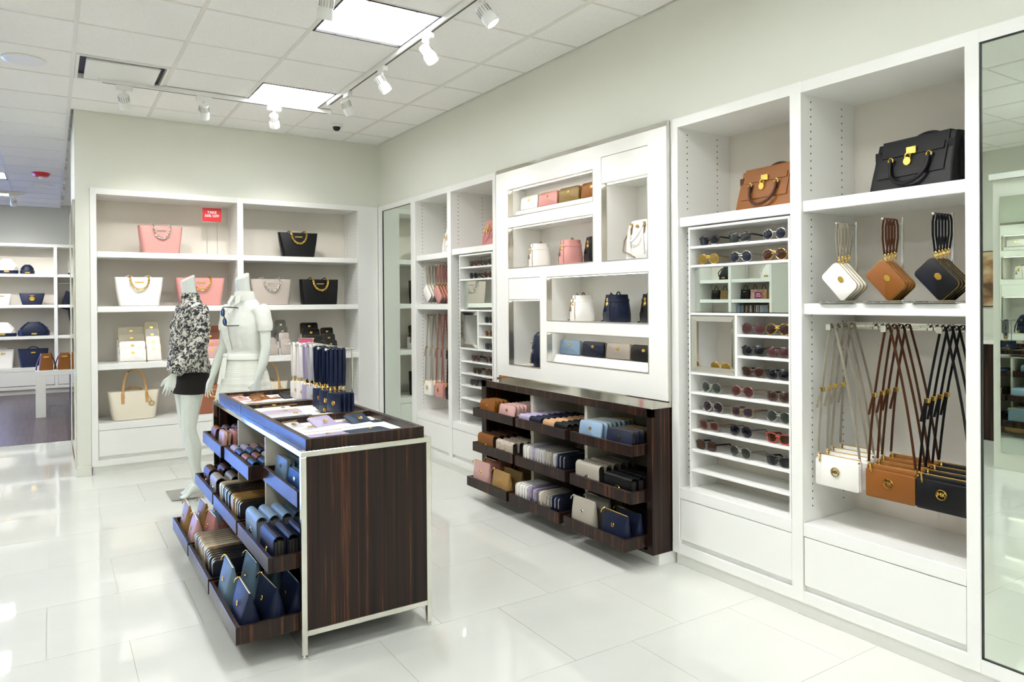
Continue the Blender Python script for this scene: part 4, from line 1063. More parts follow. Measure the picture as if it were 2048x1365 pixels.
# ---- crossbody bags on face-out arms
def crossbody(label, color, loc, rz, hook, W=0.21, H=0.135, D=0.03, metal=GOLD, group=None, front=True):
    """loc is the bag's bottom centre, hook the (x, z) offset of the arm in local axes"""
    t = thing('crossbody_bag', label, 'handbag', loc, rz, group); m = leather(color)
    dk = leather({'tan': 'brown', 'white': 'greige', 'pink': 'dustyrose'}.get(color, color))
    k = (W, H, D)
    cpart(('cbbody', k), 'body', lambda: MB().slab(rr2(W, H, 0.010, 3), -D*0.15, D/2, 0.004), m, t)
    cpart(('cbpocket', k), 'front_pocket', lambda: MB().slab(rr2(W*0.985, H*0.88, 0.008, 3), -D/2, -D*0.12, 0.003), m, t)
    cpart(('cbzip', k), 'zipper', lambda: MB().cbox(-W*0.44, W*0.44, -0.001+D*0.15, 0.004+D*0.15, H-0.001, H+0.003, 0.001), metal, t, False)
    cpart(('cbpull', k), 'zipper_pull', lambda: MB().tube([(-W*0.43, D*0.1, H+0.003), (-W*0.40, -D*0.3, H+0.004), (-W*0.375, -D*0.62, H-0.012), (-W*0.37, -D*0.64, H-0.03)], 0.0035, 6), metal, t)
    if front: at_y(cpart(('medal', 0.019), 'medallion', lambda: medallion(0.019), metal, t, False), (-W*0.02, -D/2-0.003, H*0.52))
    hx, hz = hook; sw = 0.011
    for s in (-1, 1):
        ex = s*W*0.47
        MB().torus((ex, 0.004, H+0.004), 0.0055, 0.0016, (1, 0, 0), 10, 4).ball((ex, -0.004, H-0.008), 0.005, 6, 4).build('strap_ring', metal, t, True)
    n = 10; pts = []
    for i in range(n+1):
        q = i/n; bend = 0.010*math.sin(PI*q)
        pts.append((-W*0.47+(hx-0.010+W*0.47)*q-bend, 0.002, H+0.010+(hz-0.004-H-0.010)*q))
    top = [(hx-0.007, 0.002, hz+0.006), (hx, 0.002, hz+0.009), (hx+0.007, 0.002, hz+0.006)]
    pts2 = []
    for i in range(n+1):
        q = 1-i/n; bend = 0.010*math.sin(PI*q)
        pts2.append((W*0.47+(hx+0.010-W*0.47)*q+bend, 0.002, H+0.010+(hz-0.004-H-0.010)*q))
    MB().ribbon(pts+top+pts2, sw, 0.0028, (0.35, 1, 0)).build('strap', dk, t, True)
    bx = pts[int(n*0.5)]
    MB().cbox(bx[0]-0.009, bx[0]+0.009, bx[1]-0.008, bx[1]+0.008, bx[2]-0.010, bx[2]+0.010, 0.002).build('buckle', metal, t)
    MB().ribbon([(bx[0]-0.002, -0.004, bx[2]), (bx[0]-0.012, -0.007, bx[2]-0.045), (bx[0]-0.020, -0.008, bx[2]-0.085)], 0.010, 0.003, (0.6, 1, 0)).build('strap_end', dk, t, True)
    return t
def face_out(label, x0, x1, y, z, parent=None):
    pass
# rail in the near bay
t = thing('hang_rail', 'polished chrome hang rail with three arms in the near handbag bay', 'hang rail', (XW+0.32, 1.668, 1.325))
MB().cbox(-0.006, 0.006, -0.344, 0.344, -0.017, 0.017, 0.002).build('bar', CHROME, t)
MB().box(0.0065, 0.0985, -0.325, -0.300, -0.008, 0.008).box(0.0065, 0.0985, 0.300, 0.325, -0.008, 0.008).build('mount', CHROME, t)
for y in (1.905, 1.655, 1.435):
    a = MB().cbox(-0.285, -0.0065, y-1.668-0.006, y-1.668+0.006, -0.006, 0.006, 0.001).build('arm', CHROME, t)
    MB().cbox(-0.290, -0.2855, y-1.668-0.011, y-1.668+0.011, -0.014, 0.014, 0.002).build('end_cap', CHROME, a)
CB = ((1.880, 1.905, 'white', 'white'), (1.642, 1.655, 'tan', 'tan'), (1.431, 1.435, 'black', 'black'))
for yc, ya, c, nm in CB:
    for i in range(4):
        ins = 0.0 if c == 'black' else 0.010*(i % 2)
        crossbody(ordlab(i, '%s crossbody bag with gold round emblem' % nm, 'hanging in the near bay'), c, (2.925+i*0.052, yc-ins, 0.612+0.008*i), RR+(0.02 if i else 0.0), (yc-ins-ya, 1.3332-0.612-0.008*i-0.006+0.004), group='%s crossbody bags in the near bay' % nm, front=(i == 0))

# ---- wristlets on acrylic T stands
def wristlet(label, color, hook, rz, drop=0.15, W=0.152, H=0.102, D=0.014, ang=0.83, metal=GOLD, group=None, badge=True):
    """hangs by its strap from hook; local -y is the front; body turned by ang"""
    t = thing('wristlet', label, 'wristlet', hook, rz, group); m = leather(color)
    dk = leather({'tan': 'brown', 'white': 'greige', 'pink': 'dustyrose'}.get(color, color)); k = (W, H, D, ang)
    M = Matrix.Translation((0, 0, -drop-0.022)) @ Matrix.Rotation(ang, 4, 'Y') @ Matrix.Translation((W*0.40, 0, -H-0.002))
    cpart(('wbody', k), 'body', lambda: MB().slab(rr2(W, H, 0.022, 4, 0.016), -D/2, D/2, 0.003).xf(M), m, t)
    cpart(('wzip', k), 'zipper', lambda: MB().prism([(x*1.02, (z-H/2)*1.02+H/2) for x, z in rr2(W, H, 0.022, 4, 0.016)], 'y', -0.002, 0.002).xf(M), metal, t)
    if badge: cpart(('wbadge', k), 'nameplate', lambda: badge_mesh(0.030, 0.022).xf(M @ Matrix.Translation((0.0, -D/2, H*0.62))), metal, t, False)
    cpart(('wstrap', k, drop), 'strap', lambda: MB().ribbon([(-0.004, 0, -drop), (-0.012, 0, -drop*0.55), (-0.012, 0, -drop*0.2), (-0.007, 0, -0.002), (0.0, 0, 0.003), (0.007, 0, -0.002), (0.012, 0, -drop*0.2), (0.012, 0, -drop*0.55), (0.004, 0, -drop)], 0.009, 0.0025, (0.25, 1, 0)), dk, t)
    cpart(('whook', k, drop), 'clasp', lambda: MB().ball((0, 0, -drop), 0.006, 8, 5).torus((0, 0, -drop-0.013), 0.008, 0.002, (0.4, 1, 0), 10, 4, 0.6).torus((0.003, 0, -drop-0.024), 0.006, 0.0016, (1, 0.3, 0), 8, 4), metal, t)
    return t
def tstand(label, x, y, z, top, reach=0.15):
    t = thing('display_stand', label, 'display stand', (x, y, z))
    MB().cbox(-0.13, 0.045, -0.085, 0.085, 0.0, 0.008, 0.002).build('base', ACRYL, t)
    MB().cyl((0.03, 0, 0.008), (0.03, 0, top-z+0.012), 0.0055, n=10).build('post', CHROME, t, True)
    a = MB().cyl((0.03, 0, top-z-0.004), (0.03-reach, 0, top-z-0.004), 0.0032, n=8).build('arm', CHROME, t, True)
    MB().ball((0.03-reach, 0, top-z-0.003), 0.006, 8, 5).build('knob', CHROME, a, True)
    return t
for yk, c, n, pos in ((1.845, 'white', 4, 'left'), (1.64, 'tan', 4, 'middle'), (1.44, 'black', 5, 'right')):
    tstand('clear stand of the %s wristlets in the near bay' % c, 2.985, yk, 1.4305, 1.780, 0.15)
    for i in range(n):
        wristlet(ordlab(i, '%s wristlet' % c, 'hanging on its stand in the near bay'), c, (2.885+i*0.024, yk-0.0005, 1.7785), RR, 0.15-0.004*i, group='%s wristlets in the near bay' % c, badge=(i == 0))
# narrow corner bay: wristlets and crossbody bags
tstand('clear stand of the white wristlets in the narrow corner bay', 3.00, 5.93, 1.4305, 1.780, 0.15)
tstand('clear stand of the pink wristlets in the narrow corner bay', 3.00, 5.72, 1.4305, 1.780, 0.15)
for i in range(4): wristlet(ordlab(i, 'white wristlet', 'hanging in the narrow corner bay'), 'white', (2.90+i*0.03, 5.93, 1.7785), RR, 0.16, group='white wristlets in the narrow corner bay', badge=False)
for i in range(4): wristlet(ordlab(i, 'pink wristlet', 'hanging in the narrow corner bay'), 'pink', (2.90+i*0.03, 5.72, 1.7785), RR, 0.16, group='pink wristlets in the narrow corner bay', badge=False)
t = thing('hang_rail', 'chrome hang rail with arms in the narrow corner bay', 'hang rail', (XW+0.32, 5.7795, 1.325))
MB().cbox(-0.006, 0.006, -0.319, 0.319, -0.017, 0.017, 0.002).build('bar', CHROME, t)
MB().box(0.0065, 0.0985, -0.30, -0.28, -0.008, 0.008).box(0.0065, 0.0985, 0.28, 0.30, -0.008, 0.008).build('mount', CHROME, t)
for y in (6.0, 5.775, 5.56):
    a = MB().cbox(-0.26, -0.0065, y-5.7795-0.006, y-5.7795+0.006, -0.006, 0.006, 0.001).build('arm', CHROME, t)
    MB().cbox(-0.265, -0.2605, y-5.7795-0.011, y-5.7795+0.011, -0.014, 0.014, 0.002).build('end_cap', CHROME, a)
for ya, c, n in ((6.0, 'white', 3), (5.775, 'pink', 4), (5.56, 'black', 3)):
    for i in range(n):
        crossbody(ordlab(i, 'small %s crossbody bag' % c, 'hanging in the narrow corner bay'), c, (2.945+i*0.055, ya+0.008, 0.585), RR, (0.008, 1.3332-0.585-0.002), W=0.16, H=0.13, group='small %s crossbody bags in the corner bay' % c, front=(i == 0))

# ------------------------------------------------------------------ sunglasses
LENS = {'black': '101114', 'grey': '2a2d2b', 'brown': '33211a', 'gold': '7c6528', 'blue': '20222c', 'rose': '452729', 'plum': '2e2229', 'green': '303630', 'amber': '3d261a'}
FRAME = {'black': ('1b191a', 0), 'tort': ('4a2f22', 0), 'gold': ('e0b04a', 1), 'silver': ('c9c6bf', 1), 'brown': ('5c3c28', 0), 'taupe': ('7c604a', 0), 'red': ('b8402e', 0), 'rosegold': ('d39a88', 1), 'navy': ('1d2140', 0)}
def lens_shape(kind):
    n = 20; pts = []
    for i in range(n):
        a = 2*PI*i/n; c, s = math.cos(a), math.sin(a)
        if kind == 'aviator':
            x = 0.029*c*(1-0.12*min(0, s)*0); z = 0.026*s
            if s < 0: x += 0.006*(-s); x *= (1+0.10*s)
            pts.append((x, z))
        elif kind == 'square':
            f = (abs(c)**4+abs(s)**4)**(-0.25); pts.append((0.026*c*f, 0.022*s*f))
        elif kind == 'cat':
            f = (abs(c)**3+abs(s)**3)**(-1/3); x, z = 0.028*c*f, 0.021*s*f
            if z > 0: x *= 1.08; z += 0.003*max(0, c)
            else: x *= 0.92
            pts.append((x, z))
        else:
            pts.append((0.026*c, 0.0245*s))
    return pts
def sunglasses(label, kind, lens, frame, loc, rz, group=None, rx=0.0, ry=0.0):
    t = thing('sunglasses', label, 'sunglasses', loc, rz, group, rx=rx, ry=ry)
    lm = mat('%s sunglass lens' % lens, LENS[lens], 0.06, spec=0.4)
    fc, met = FRAME[frame]; fmt = mat('%s eyewear frame' % frame, fc, 0.22, float(met), coat=0.3 if not met else 0.0)
    thick = 0.0016 if kind == 'aviator' or met else 0.0035
    sh = lens_shape(kind); zc = max(-z for x, z in sh)*1.02+thick+0.0010; gap = 0.0355
    def mk_lens(s):
        return lambda: MB().loft([[(s*gap+s*x*k, y+abs(x+0.01)*0.10, zc+z*k) for x, z in sh] for k, y in ((0.93, -0.0025), (1.0, -0.0012), (1.0, 0.0008))])
    for s in (1, -1): cpart(('lens', kind, s, thick), 'lens', mk_lens(s), lm, t)
    def rims():
        m = MB()
        for s in (1, -1):
            m.tube([(s*gap+s*x*1.02, abs(x+0.01)*0.10, zc+z*1.02) for x, z in sh], thick, 5, closed=True)
        if kind == 'aviator': m.tube([(-0.012, 0, zc+0.014), (0, -0.001, zc+0.016), (0.012, 0, zc+0.014)], 0.0013, 5).tube([(-0.016, 0, zc+0.004), (0, -0.001, zc+0.008), (0.016, 0, zc+0.004)], 0.0013, 5)
        else: m.tube([(-0.013, 0, zc+0.008), (0, -0.001, zc+0.011), (0.013, 0, zc+0.008)], thick*1.1, 5)
        return m
    cpart(('rims', kind, thick), 'frame', rims, fmt, t)
    for s in (1, -1):
        cpart(('temple', s, thick), 'temple', lambda: MB().ribbon([(s*0.067, 0.002, zc+0.012), (s*0.070, 0.012, zc+0.013), (s*0.069, 0.06, zc+0.010), (s*0.067, 0.105, zc+0.006), (s*0.066, 0.135, zc-0.018), (s*0.066, 0.142, 0.0062)], thick*2.2, thick*1.3, (0, 0, 1)), fmt, t)
    return t
EX = XW+0.030
def eyes(rows):
    for y, z, kind, lens, frame, lab in rows:
        sunglasses(lab, kind, lens, frame, (EX+(0.055 if 'inside' in lab else 0.012), y, z), RR+random.uniform(-0.05, 0.05), 'sunglasses on the white eyewear racks')
NB_ = 'on the near rack'
eyes([
    (2.590, 1.7355, 'cat', 'black', 'black', 'black cat-eye sunglasses at the left end of the near rack top shelf'),
    (2.395, 1.7355, 'square', 'grey', 'black', 'black square sunglasses in the middle of the near rack top shelf'),
    (2.190, 1.7355, 'round', 'blue', 'silver', 'rimless round dark sunglasses at the right of the near rack top shelf'),
    (2.600, 1.6355, 'aviator', 'gold', 'gold', 'gold mirrored aviator sunglasses just above the near rack mirror'),
    (2.390, 1.6355, 'aviator', 'blue', 'silver', 'blue lensed aviator sunglasses just above the near rack mirror'),
    (2.190, 1.6355, 'aviator', 'amber', 'gold', 'brown lensed gold aviator sunglasses above the near rack mirror'),
    (2.316, 1.2775, 'aviator', 'rose', 'tort', 'tortoise aviator sunglasses on the upper short shelf of the near rack'),
    (2.174, 1.2775, 'aviator', 'brown', 'gold', 'gold rimmed brown aviators at the right of the upper short shelf'),
    (2.316, 1.1715, 'square', 'black', 'black', 'black oversized square sunglasses on the middle short shelf'),
    (2.174, 1.1715, 'square', 'rose', 'tort', 'tortoise square sunglasses on the middle short shelf of the near rack'),
    (2.316, 1.0665, 'cat', 'brown', 'tort', 'brown cat-eye sunglasses on the lower short shelf'),
    (2.174, 1.0665, 'square', 'black', 'black', 'black square sunglasses on the lower short shelf of the near rack'),
    (2.585, 0.9605, 'aviator', 'green', 'silver', 'green grey aviators left on the shelf under the mirrored cubby'),
    (2.385, 0.9605, 'aviator', 'rose', 'rosegold', 'rose aviators in the middle of the shelf under the mirrored cubby'),
    (2.172, 0.9605, 'square', 'brown', 'tort', 'dark square sunglasses right on the shelf under the mirrored cubby'),
    (2.575, 0.8605, 'aviator', 'plum', 'silver', 'dark plum aviators left on the second shelf under the mirrored cubby'),
    (2.385, 0.8605, 'square', 'plum', 'taupe', 'taupe square sunglasses in the middle of the second shelf under the cubby'),
    (2.172, 0.8605, 'aviator', 'green', 'silver', 'silver aviators right on the second shelf under the mirrored cubby'),
    (2.600, 0.7605, 'square', 'rose', 'taupe', 'tan framed square sunglasses left on the third shelf under the cubby'),
    (2.395, 0.7605, 'aviator', 'black', 'navy', 'navy flat-top sunglasses in the middle of the third shelf under the cubby'),
    (2.174, 0.7605, 'cat', 'amber', 'red', 'amber sunglasses with red inner frame, third shelf under the cubby'),
    (2.620, 0.6535, 'square', 'amber', 'black', 'dark brown square sunglasses at the left of the lowest filled shelf'),
    (2.400, 0.6535, 'aviator', 'green', 'silver', 'silver aviators in the middle of the lowest filled shelf'),
    (2.174, 0.6535, 'cat', 'grey', 'black', 'black cat-eye sunglasses at the right of the lowest filled shelf'),
    (2.560, 1.0665, 'aviator', 'gold', 'gold', 'gold aviator sunglasses inside the mirrored cubby of the near rack'),
])
eyes([
    (5.080, 1.7355, 'square', 'brown', 'tort', 'tortoise sunglasses left on the top shelf of the farther eyewear rack'),
    (4.850, 1.7355, 'square', 'grey', 'tort', 'dark tortoise sunglasses right on the top shelf of the farther rack'),
    (5.080, 1.6355, 'cat', 'black', 'black', 'black sunglasses left on the second shelf of the farther rack'),
    (4.850, 1.6355, 'square', 'brown', 'tort', 'brown sunglasses right on the second shelf of the farther rack'),
    (4.838, 1.2775, 'square', 'black', 'black', 'black sunglasses on the upper short shelf of the farther rack'),
    (4.838, 1.1715, 'cat', 'amber', 'gold', 'amber gold sunglasses on the middle short shelf of the farther rack'),
    (4.838, 1.0665, 'square', 'blue', 'black', 'dark blue sunglasses on the lower short shelf of the farther rack'),
    (5.055, 0.9605, 'square', 'brown', 'tort', 'brown square sunglasses left below the cubby of the farther rack'),
    (4.840, 0.9605, 'cat', 'plum', 'tort', 'plum sunglasses right below the cubby of the farther rack'),
    (5.035, 0.8605, 'cat', 'black', 'tort', 'dark cat-eye sunglasses left, second shelf below the farther cubby'),
    (4.840, 0.8605, 'square', 'brown', 'tort', 'tortoise square sunglasses right, second shelf below the farther cubby'),
    (5.085, 0.7605, 'square', 'plum', 'black', 'dark sunglasses alone on the lowest filled farther rack shelf'),
    (5.060, 1.0665, 'round', 'amber', 'gold', 'amber round sunglasses inside the mirrored cubby of the farther rack'),
])

# ------------------------------------------------------------------ signs
def sign(name, label, loc, rz, W, H, legs, m, lines, frame=True):
    t = thing(name, label, 'sign', loc, rz)
    for x in (-W*0.27, W*0.27): MB().cyl((x, 0, 0.002), (x, 0, legs+0.004), 0.0022, n=8).build('leg', STEEL, t, True)
    MB().cbox(-W*0.40, W*0.40, -0.03, 0.03, 0, 0.004, 0.001).build('base', ACRYL, t)
    MB().cbox(-W/2, W/2, -0.002, 0.002, legs+0.004, legs+H, 0.0006).build('card', m, t)
    f = MB(); e = 0.004
    f.box(-W/2-e, W/2+e, -0.004, 0.004, legs-e, legs+0.0035).box(-W/2-e, -W/2-0.0005, -0.004, 0.004, legs+0.0035, legs+H+e).box(W/2+0.0005, W/2+e, -0.004, 0.004, legs+0.0035, legs+H+e).box(-W/2, W/2, -0.004, 0.004, legs+H+0.0005, legs+H+e)
    f.build('sign_frame', CHROME, t)
    for s, sz, dz in lines:
        text_mesh(s, sz, 0.001).xf(Matrix.Translation((0, -0.0028, legs+H*dz))).build('lettering', LETTER, t)
    return t
sign('sale_sign', 'red sign reading TAKE 50% OFF on two thin rods, top left back shelf', (1.27, 7.15, 1.9005), 0, 0.168, 0.132, 0.31, RED, [('TAKE', 0.034, 0.68), ('50% OFF', 0.034, 0.43)])
sign('price_sign', 'small pink sign card standing on the far end of the island', (1.385, 4.62, 0.8610), -0.45, 0.085, 0.215, 0.14, PINKSIGN, [('TAKE', 0.022, 0.58), ('50% OFF', 0.0165, 0.46)])

# ------------------------------------------------------------------ things lying in the boxes on the island
def card(name, label, cat, color, loc, rz, W, H, D=0.012, lean=0.0, roll=0.0, metal=GOLD, soft=0.012):
    t = thing(name, label, cat, (loc[0], loc[1], loc[2]), rz, None, rx=lean, ry=roll)
    MB().slab(rr2(W, H, soft, 4), 0, D, 0.002).xf(Matrix.Rotation(-PI/2, 4, 'X')).build('body', leather(color), t, True)
    md = MB(); md.cyl((0, H*0.35, D), (0, H*0.35, D+0.003), 0.007, 0.006, 12).torus((0, H*0.35, D+0.001), 0.011, 0.0014, (0, 0, 1), 14, 4)
    md.build('emblem', metal, t, True)
    MB().box(-W*0.46, W*0.46, H-0.012, H-0.009, D-0.0003, D+0.0008).build('edge_seam', metal, t)
    return t
zt = 0.8615
def flat(lab, c, x, y, W, H, rz, D=0.014, cat='wallet', name='flat_wallet', dz=0.0, lean=0.0, metal=GOLD, roll=0.0):
    return card(name, lab, cat, c, (x, y, zt+dz), rz, W, H, D, lean, roll, metal)
flat('tan card holder fanned in the far island box', 'tan', 1.085, 4.46, 0.115, 0.085, 0.5, 0.010, 'card holder', 'card_holder', lean=0.32)
flat('second tan card holder lying behind the fanned tan one', 'tan', 1.165, 4.47, 0.10, 0.075, 0.25, 0.010, 'card holder', 'card_holder')
flat('pink card holder at the left of the far island box', 'blush', 0.965, 4.50, 0.11, 0.08, 0.45, 0.010, 'card holder', 'card_holder', lean=0.28)
flat('second pink card holder overlapping the first in the far box', 'blush', 1.02, 4.395, 0.10, 0.075, 0.2, 0.010, 'card holder', 'card_holder')
flat('beige flat wallet lying in front in the far island box', 'nude', 1.02, 4.165, 0.19, 0.10, 0.05)
flat('black flat wallet lying beside the beige one', 'black', 1.22, 4.195, 0.17, 0.10, 0.08)
flat('black card holder with gold emblem leaning at the back of the far box', 'black', 1.255, 4.44, 0.12, 0.085, 0.35, 0.010, 'card holder', 'card_holder', lean=0.35)
flat('second black card holder lying right in the far island box', 'black', 1.325, 4.36, 0.09, 0.07, 0.3, 0.010, 'card holder', 'card_holder')
flat('white zip wallet at the back of the middle island box', 'white', 1.02, 3.955, 0.21, 0.10, 0.06, 0.026, lean=0.10)
flat('lilac zip wallet in front of the white one in the middle box', 'lavender', 1.035, 3.835, 0.20, 0.095, 0.05, 0.026, lean=0.10)
flat('pale grey zip wallet in the middle island box', 'silver', 1.02, 3.725, 0.20, 0.095, 0.05, 0.022, lean=0.06)
flat('navy zip wallet at the front of the middle island box', 'indigo', 1.03, 3.585, 0.205, 0.09, 0.05, 0.03, lean=0.12)
flat('grey card holder at the left of the near island box', 'silver', 0.965, 3.37, 0.095, 0.075, 0.35, 0.009, 'card holder', 'card_holder', lean=0.25)
flat('second grey card holder overlapping the first in the near box', 'silver', 1.01, 3.285, 0.085, 0.065, 0.15, 0.009, 'card holder', 'card_holder')
flat('lilac card holder propped in the centre of the near island box', 'lavender', 1.105, 3.335, 0.125, 0.095, 0.35, 0.010, 'card holder', 'card_holder', lean=0.42)
flat('second lilac card holder behind the propped one', 'lavender', 1.205, 3.36, 0.085, 0.07, 0.2, 0.010, 'card holder', 'card_holder')
flat('lilac flat pouch lying at the front of the near island box', 'lavender', 1.02, 3.035, 0.20, 0.13, 0.03, 0.012, 'pouch', 'flat_pouch')
flat('navy flat pouch lying at the right of the near island box', 'indigo', 1.225, 3.05, 0.20, 0.14, 0.12, 0.014, 'pouch', 'flat_pouch')
flat('navy card holder with gold emblem propped in the near box', 'indigo', 1.275, 3.33, 0.115, 0.09, 0.30, 0.010, 'card holder', 'card_holder', lean=0.40)
flat('second navy card holder behind the propped navy one', 'indigo', 1.345, 3.30, 0.06, 0.08, 0.05, 0.010, 'card holder', 'card_holder')
t = thing('price_stand', 'low white angled price stand in the middle island box', 'display stand', (1.27, 3.80, zt))
MB().loft([[(-0.075, y, z), (0.075, y, z), (0.075, y, z+0.003), (-0.075, y, z+0.003)] for y, z in ((-0.06, 0.004), (0.05, 0.022))]).build('plate', ACRYL, t)
MB().box(0.0, 0.014, 0.03, 0.045, 0.0, 0.018).box(0.0, 0.014, -0.055, -0.04, 0, 0.004).build('support', BLACKP, t)

# card wallets hanging from a chrome stand on the island
t = thing('wristlet_stand', 'chrome stand hung with strapped card wallets on the island', 'display stand', (1.365, 4.08, zt))
H0 = 1.198-zt
for y in (3.72, 4.04, 4.47):
    MB().cyl((0, y-4.08, 0.0), (0, y-4.08, H0), 0.0045, n=10).build('post', CHROME, t, True)
MB().cyl((0, -0.40, H0), (0, 0.42, H0), 0.0045, n=10).build('rail', CHROME, t, True)
arms = ((3.745, 'navy', 4), (3.875, 'navy', 4), (3.99, 'navy', 3), (4.105, 'silver', 2), (4.195, 'lavender', 2), (4.31, 'pearl', 2), (4.44, 'white', 2))
for y, c, n in arms:
    a = MB().cyl((0, y-4.08, H0), (-0.135, y-4.08, H0), 0.0035, n=8).build('arm', CHROME, t, True)
    MB().ball((-0.135, y-4.08, H0), 0.008, 8, 5).build('knob', CHROME, a, True)
def card_wristlet(label, color, hook, rz, group, badge=True):
    t = thing('card_wristlet', label, 'wristlet', hook, rz, group); m = leather(color)
    cpart(('cwstrap', 1), 'strap', lambda: MB().ribbon([(-0.004, 0, -0.20), (-0.011, 0, -0.10), (-0.009, 0, -0.01), (-0.006, 0, 0.0035), (0.0, 0, 0.0065), (0.006, 0, 0.0035), (0.009, 0, -0.01), (0.011, 0, -0.10), (0.004, 0, -0.20)], 0.017, 0.0025, (0.2, 1, 0)), m, t)
    cpart(('cwclasp', 1), 'clasp', lambda: MB().ball((0, 0, -0.2), 0.006, 8, 5).torus((0, 0, -0.214), 0.009, 0.0022, (0.4, 1, 0), 10, 4, 0.6).torus((0.0, 0, -0.228), 0.006, 0.0018, (1, 0.3, 0), 8, 4), GOLD, t)
    cpart(('cwbody', 1), 'body', lambda: MB().slab([(x+0.028, z-0.232-0.105) for x, z in rr2(0.108, 0.105, 0.006, 3)], -0.006, 0.006, 0.002), m, t)
    if badge: at_y(cpart(('stud', 1), 'snap', lambda: MB().cyl((0, 0.0, 0), (0, -0.005, 0), 0.006, 0.0045, 10), GOLD, t), (0.03, -0.006, -0.285)); at_y(cpart(('cwring', 1), 'ring', lambda: MB().torus((0, 0, 0), 0.011, 0.002, (0, 1, 0), 14, 5), GOLD, t), (0.03, -0.006, -0.285))
    return t
nmn = {3.745: 'navy card wristlet on the nearest arm', 3.875: 'navy card wristlet on the second arm', 3.99: 'navy card wristlet on the third arm', 4.105: 'grey card wristlet', 4.195: 'lilac card wristlet', 4.31: 'pearl card wristlet on the sixth arm', 4.44: 'white card wristlet on the last arm'}
for y, c, n in arms:
    for i in range(n):
        card_wristlet(ordlab(i, nmn[y], 'of the island stand'), c, (1.365-0.113+i*0.024, y, 1.1985), RR+0.35, 'card wristlets on the island stand', i == 0)

# ------------------------------------------------------------------ mannequins
def ell(c, rx, ry, n=16, ax=None):
    """ellipse ring around centre c; ax = (u, v) axes"""
    c = Vector(c); u, v = ax if ax else (Vector((1, 0, 0)), Vector((0, 1, 0)))
    return [tuple(c+u*(rx*math.cos(2*PI*k/n))+v*(ry*math.sin(2*PI*k/n))) for k in range(n)]
def limb(mb, pts, n=12):
    """pts: list of (x,y,z,rx,ry) lofted with frames that follow the limb"""
    P = [Vector(p[:3]) for p in pts]; rings = []
    for i, p in enumerate(pts):
        t = (P[min(i+1, len(P)-1)]-P[max(i-1, 0)]).normalized()
        u = Vector((1, 0, 0)); u = (u-t*u.dot(t)).normalized(); v = t.cross(u)
        rings.append(ell(P[i], p[3], p[4], n, (u, v)))
    return mb.loft(rings)
def hand(mb, wrist, d, palm_n, side, length=0.175, spread=0.0):
    """wrist point, direction d of the fingers, palm normal, side of the thumb; five separate fingers"""
    w = Vector(wrist); d = Vector(d).normalized(); s = Vector(side); s = (s-d*s.dot(d)).normalized(); n = d.cross(s).normalized()
    if n.dot(Vector(palm_n)) < 0: n = -n
    L = length
    # palm
    rings = []
    for q, a, b in ((0.0, 0.024, 0.018), (0.10, 0.028, 0.017), (0.30, 0.036, 0.015), (0.50, 0.038, 0.013), (0.54, 0.034, 0.009)):
        rings.append(ell(w+d*(L*q), a, b, 12, (s, n)))
    mb.loft(rings)
    for k, (off, ln, curl) in enumerate(((0.027, 0.40, 0.20), (0.009, 0.46, 0.28), (-0.009, 0.43, 0.38), (-0.026, 0.34, 0.50))):
        p = w+d*(L*0.48)+s*off; dirv = (d+s*(off*3.0+spread*off*12)).normalized(); r = 0.0088-0.0006*k; pts = []
        segs = (0.0, 0.45, 0.75, 1.0); prev = p; ang = 0.0; rad = []
        pts.append(p); rad.append(r)
        for j in range(3):
            ang += curl*(0.5 if j == 0 else 0.7)
            step = L*ln*(segs[j+1]-segs[j]); dd = (dirv*math.cos(ang)+n*math.sin(ang)).normalized()
            prev = prev+dd*step; pts.append(prev); rad.append(r*(0.95-0.13*(j+1)))
        mb.tube(pts, r, 8, radii=rad)
    p = w+d*(L*0.16)+s*0.022; t1 = (d*0.75+s*0.62+n*0.25).normalized(); t2 = (d*0.95+s*0.22+n*0.25).normalized()
    mb.tube([p, p+t1*0.034, p+t1*0.034+t2*0.030, p+t1*0.034+t2*0.050], 0.01, 8, radii=[0.013, 0.011, 0.0095, 0.007])
    return mb
def remesh(o, vs, smooth=6, fac=0.5):
    m = o.modifiers.new('remesh', 'REMESH'); m.mode = 'VOXEL'; m.voxel_size = vs; m.use_smooth_shade = True
    s = o.modifiers.new('smooth', 'SMOOTH'); s.factor = fac; s.iterations = smooth
    return o
def torso(mb, neck=True):
    R = [(0.80, 0.0, 0.155, 0.095), (0.86, 0.005, 0.172, 0.108), (0.93, 0.005, 0.168, 0.105), (1.02, -0.002, 0.135, 0.088), (1.09, -0.006, 0.118, 0.080), (1.17, -0.008, 0.128, 0.088),
         (1.25, -0.018, 0.145, 0.108), (1.31, -0.012, 0.155, 0.105), (1.38, 0.002, 0.160, 0.085), (1.425, 0.008, 0.145, 0.068), (1.455, 0.008, 0.095, 0.055), (1.48, 0.004, 0.062, 0.052)]
    mb.loft([ell((0, cy, z), rx, ry) for z, cy, rx, ry in R])
    # neck, cut off obliquely
    mb.loft([ell((0, 0.006, 1.45), 0.062, 0.056), ell((0, 0.0, 1.50), 0.050, 0.050), ell((0, -0.010, 1.56), 0.047, 0.050),
             [(x, y, 1.632+(y+0.018)*0.55) for x, y, z in ell((0, -0.018, 0), 0.046, 0.050)]])
    return mb

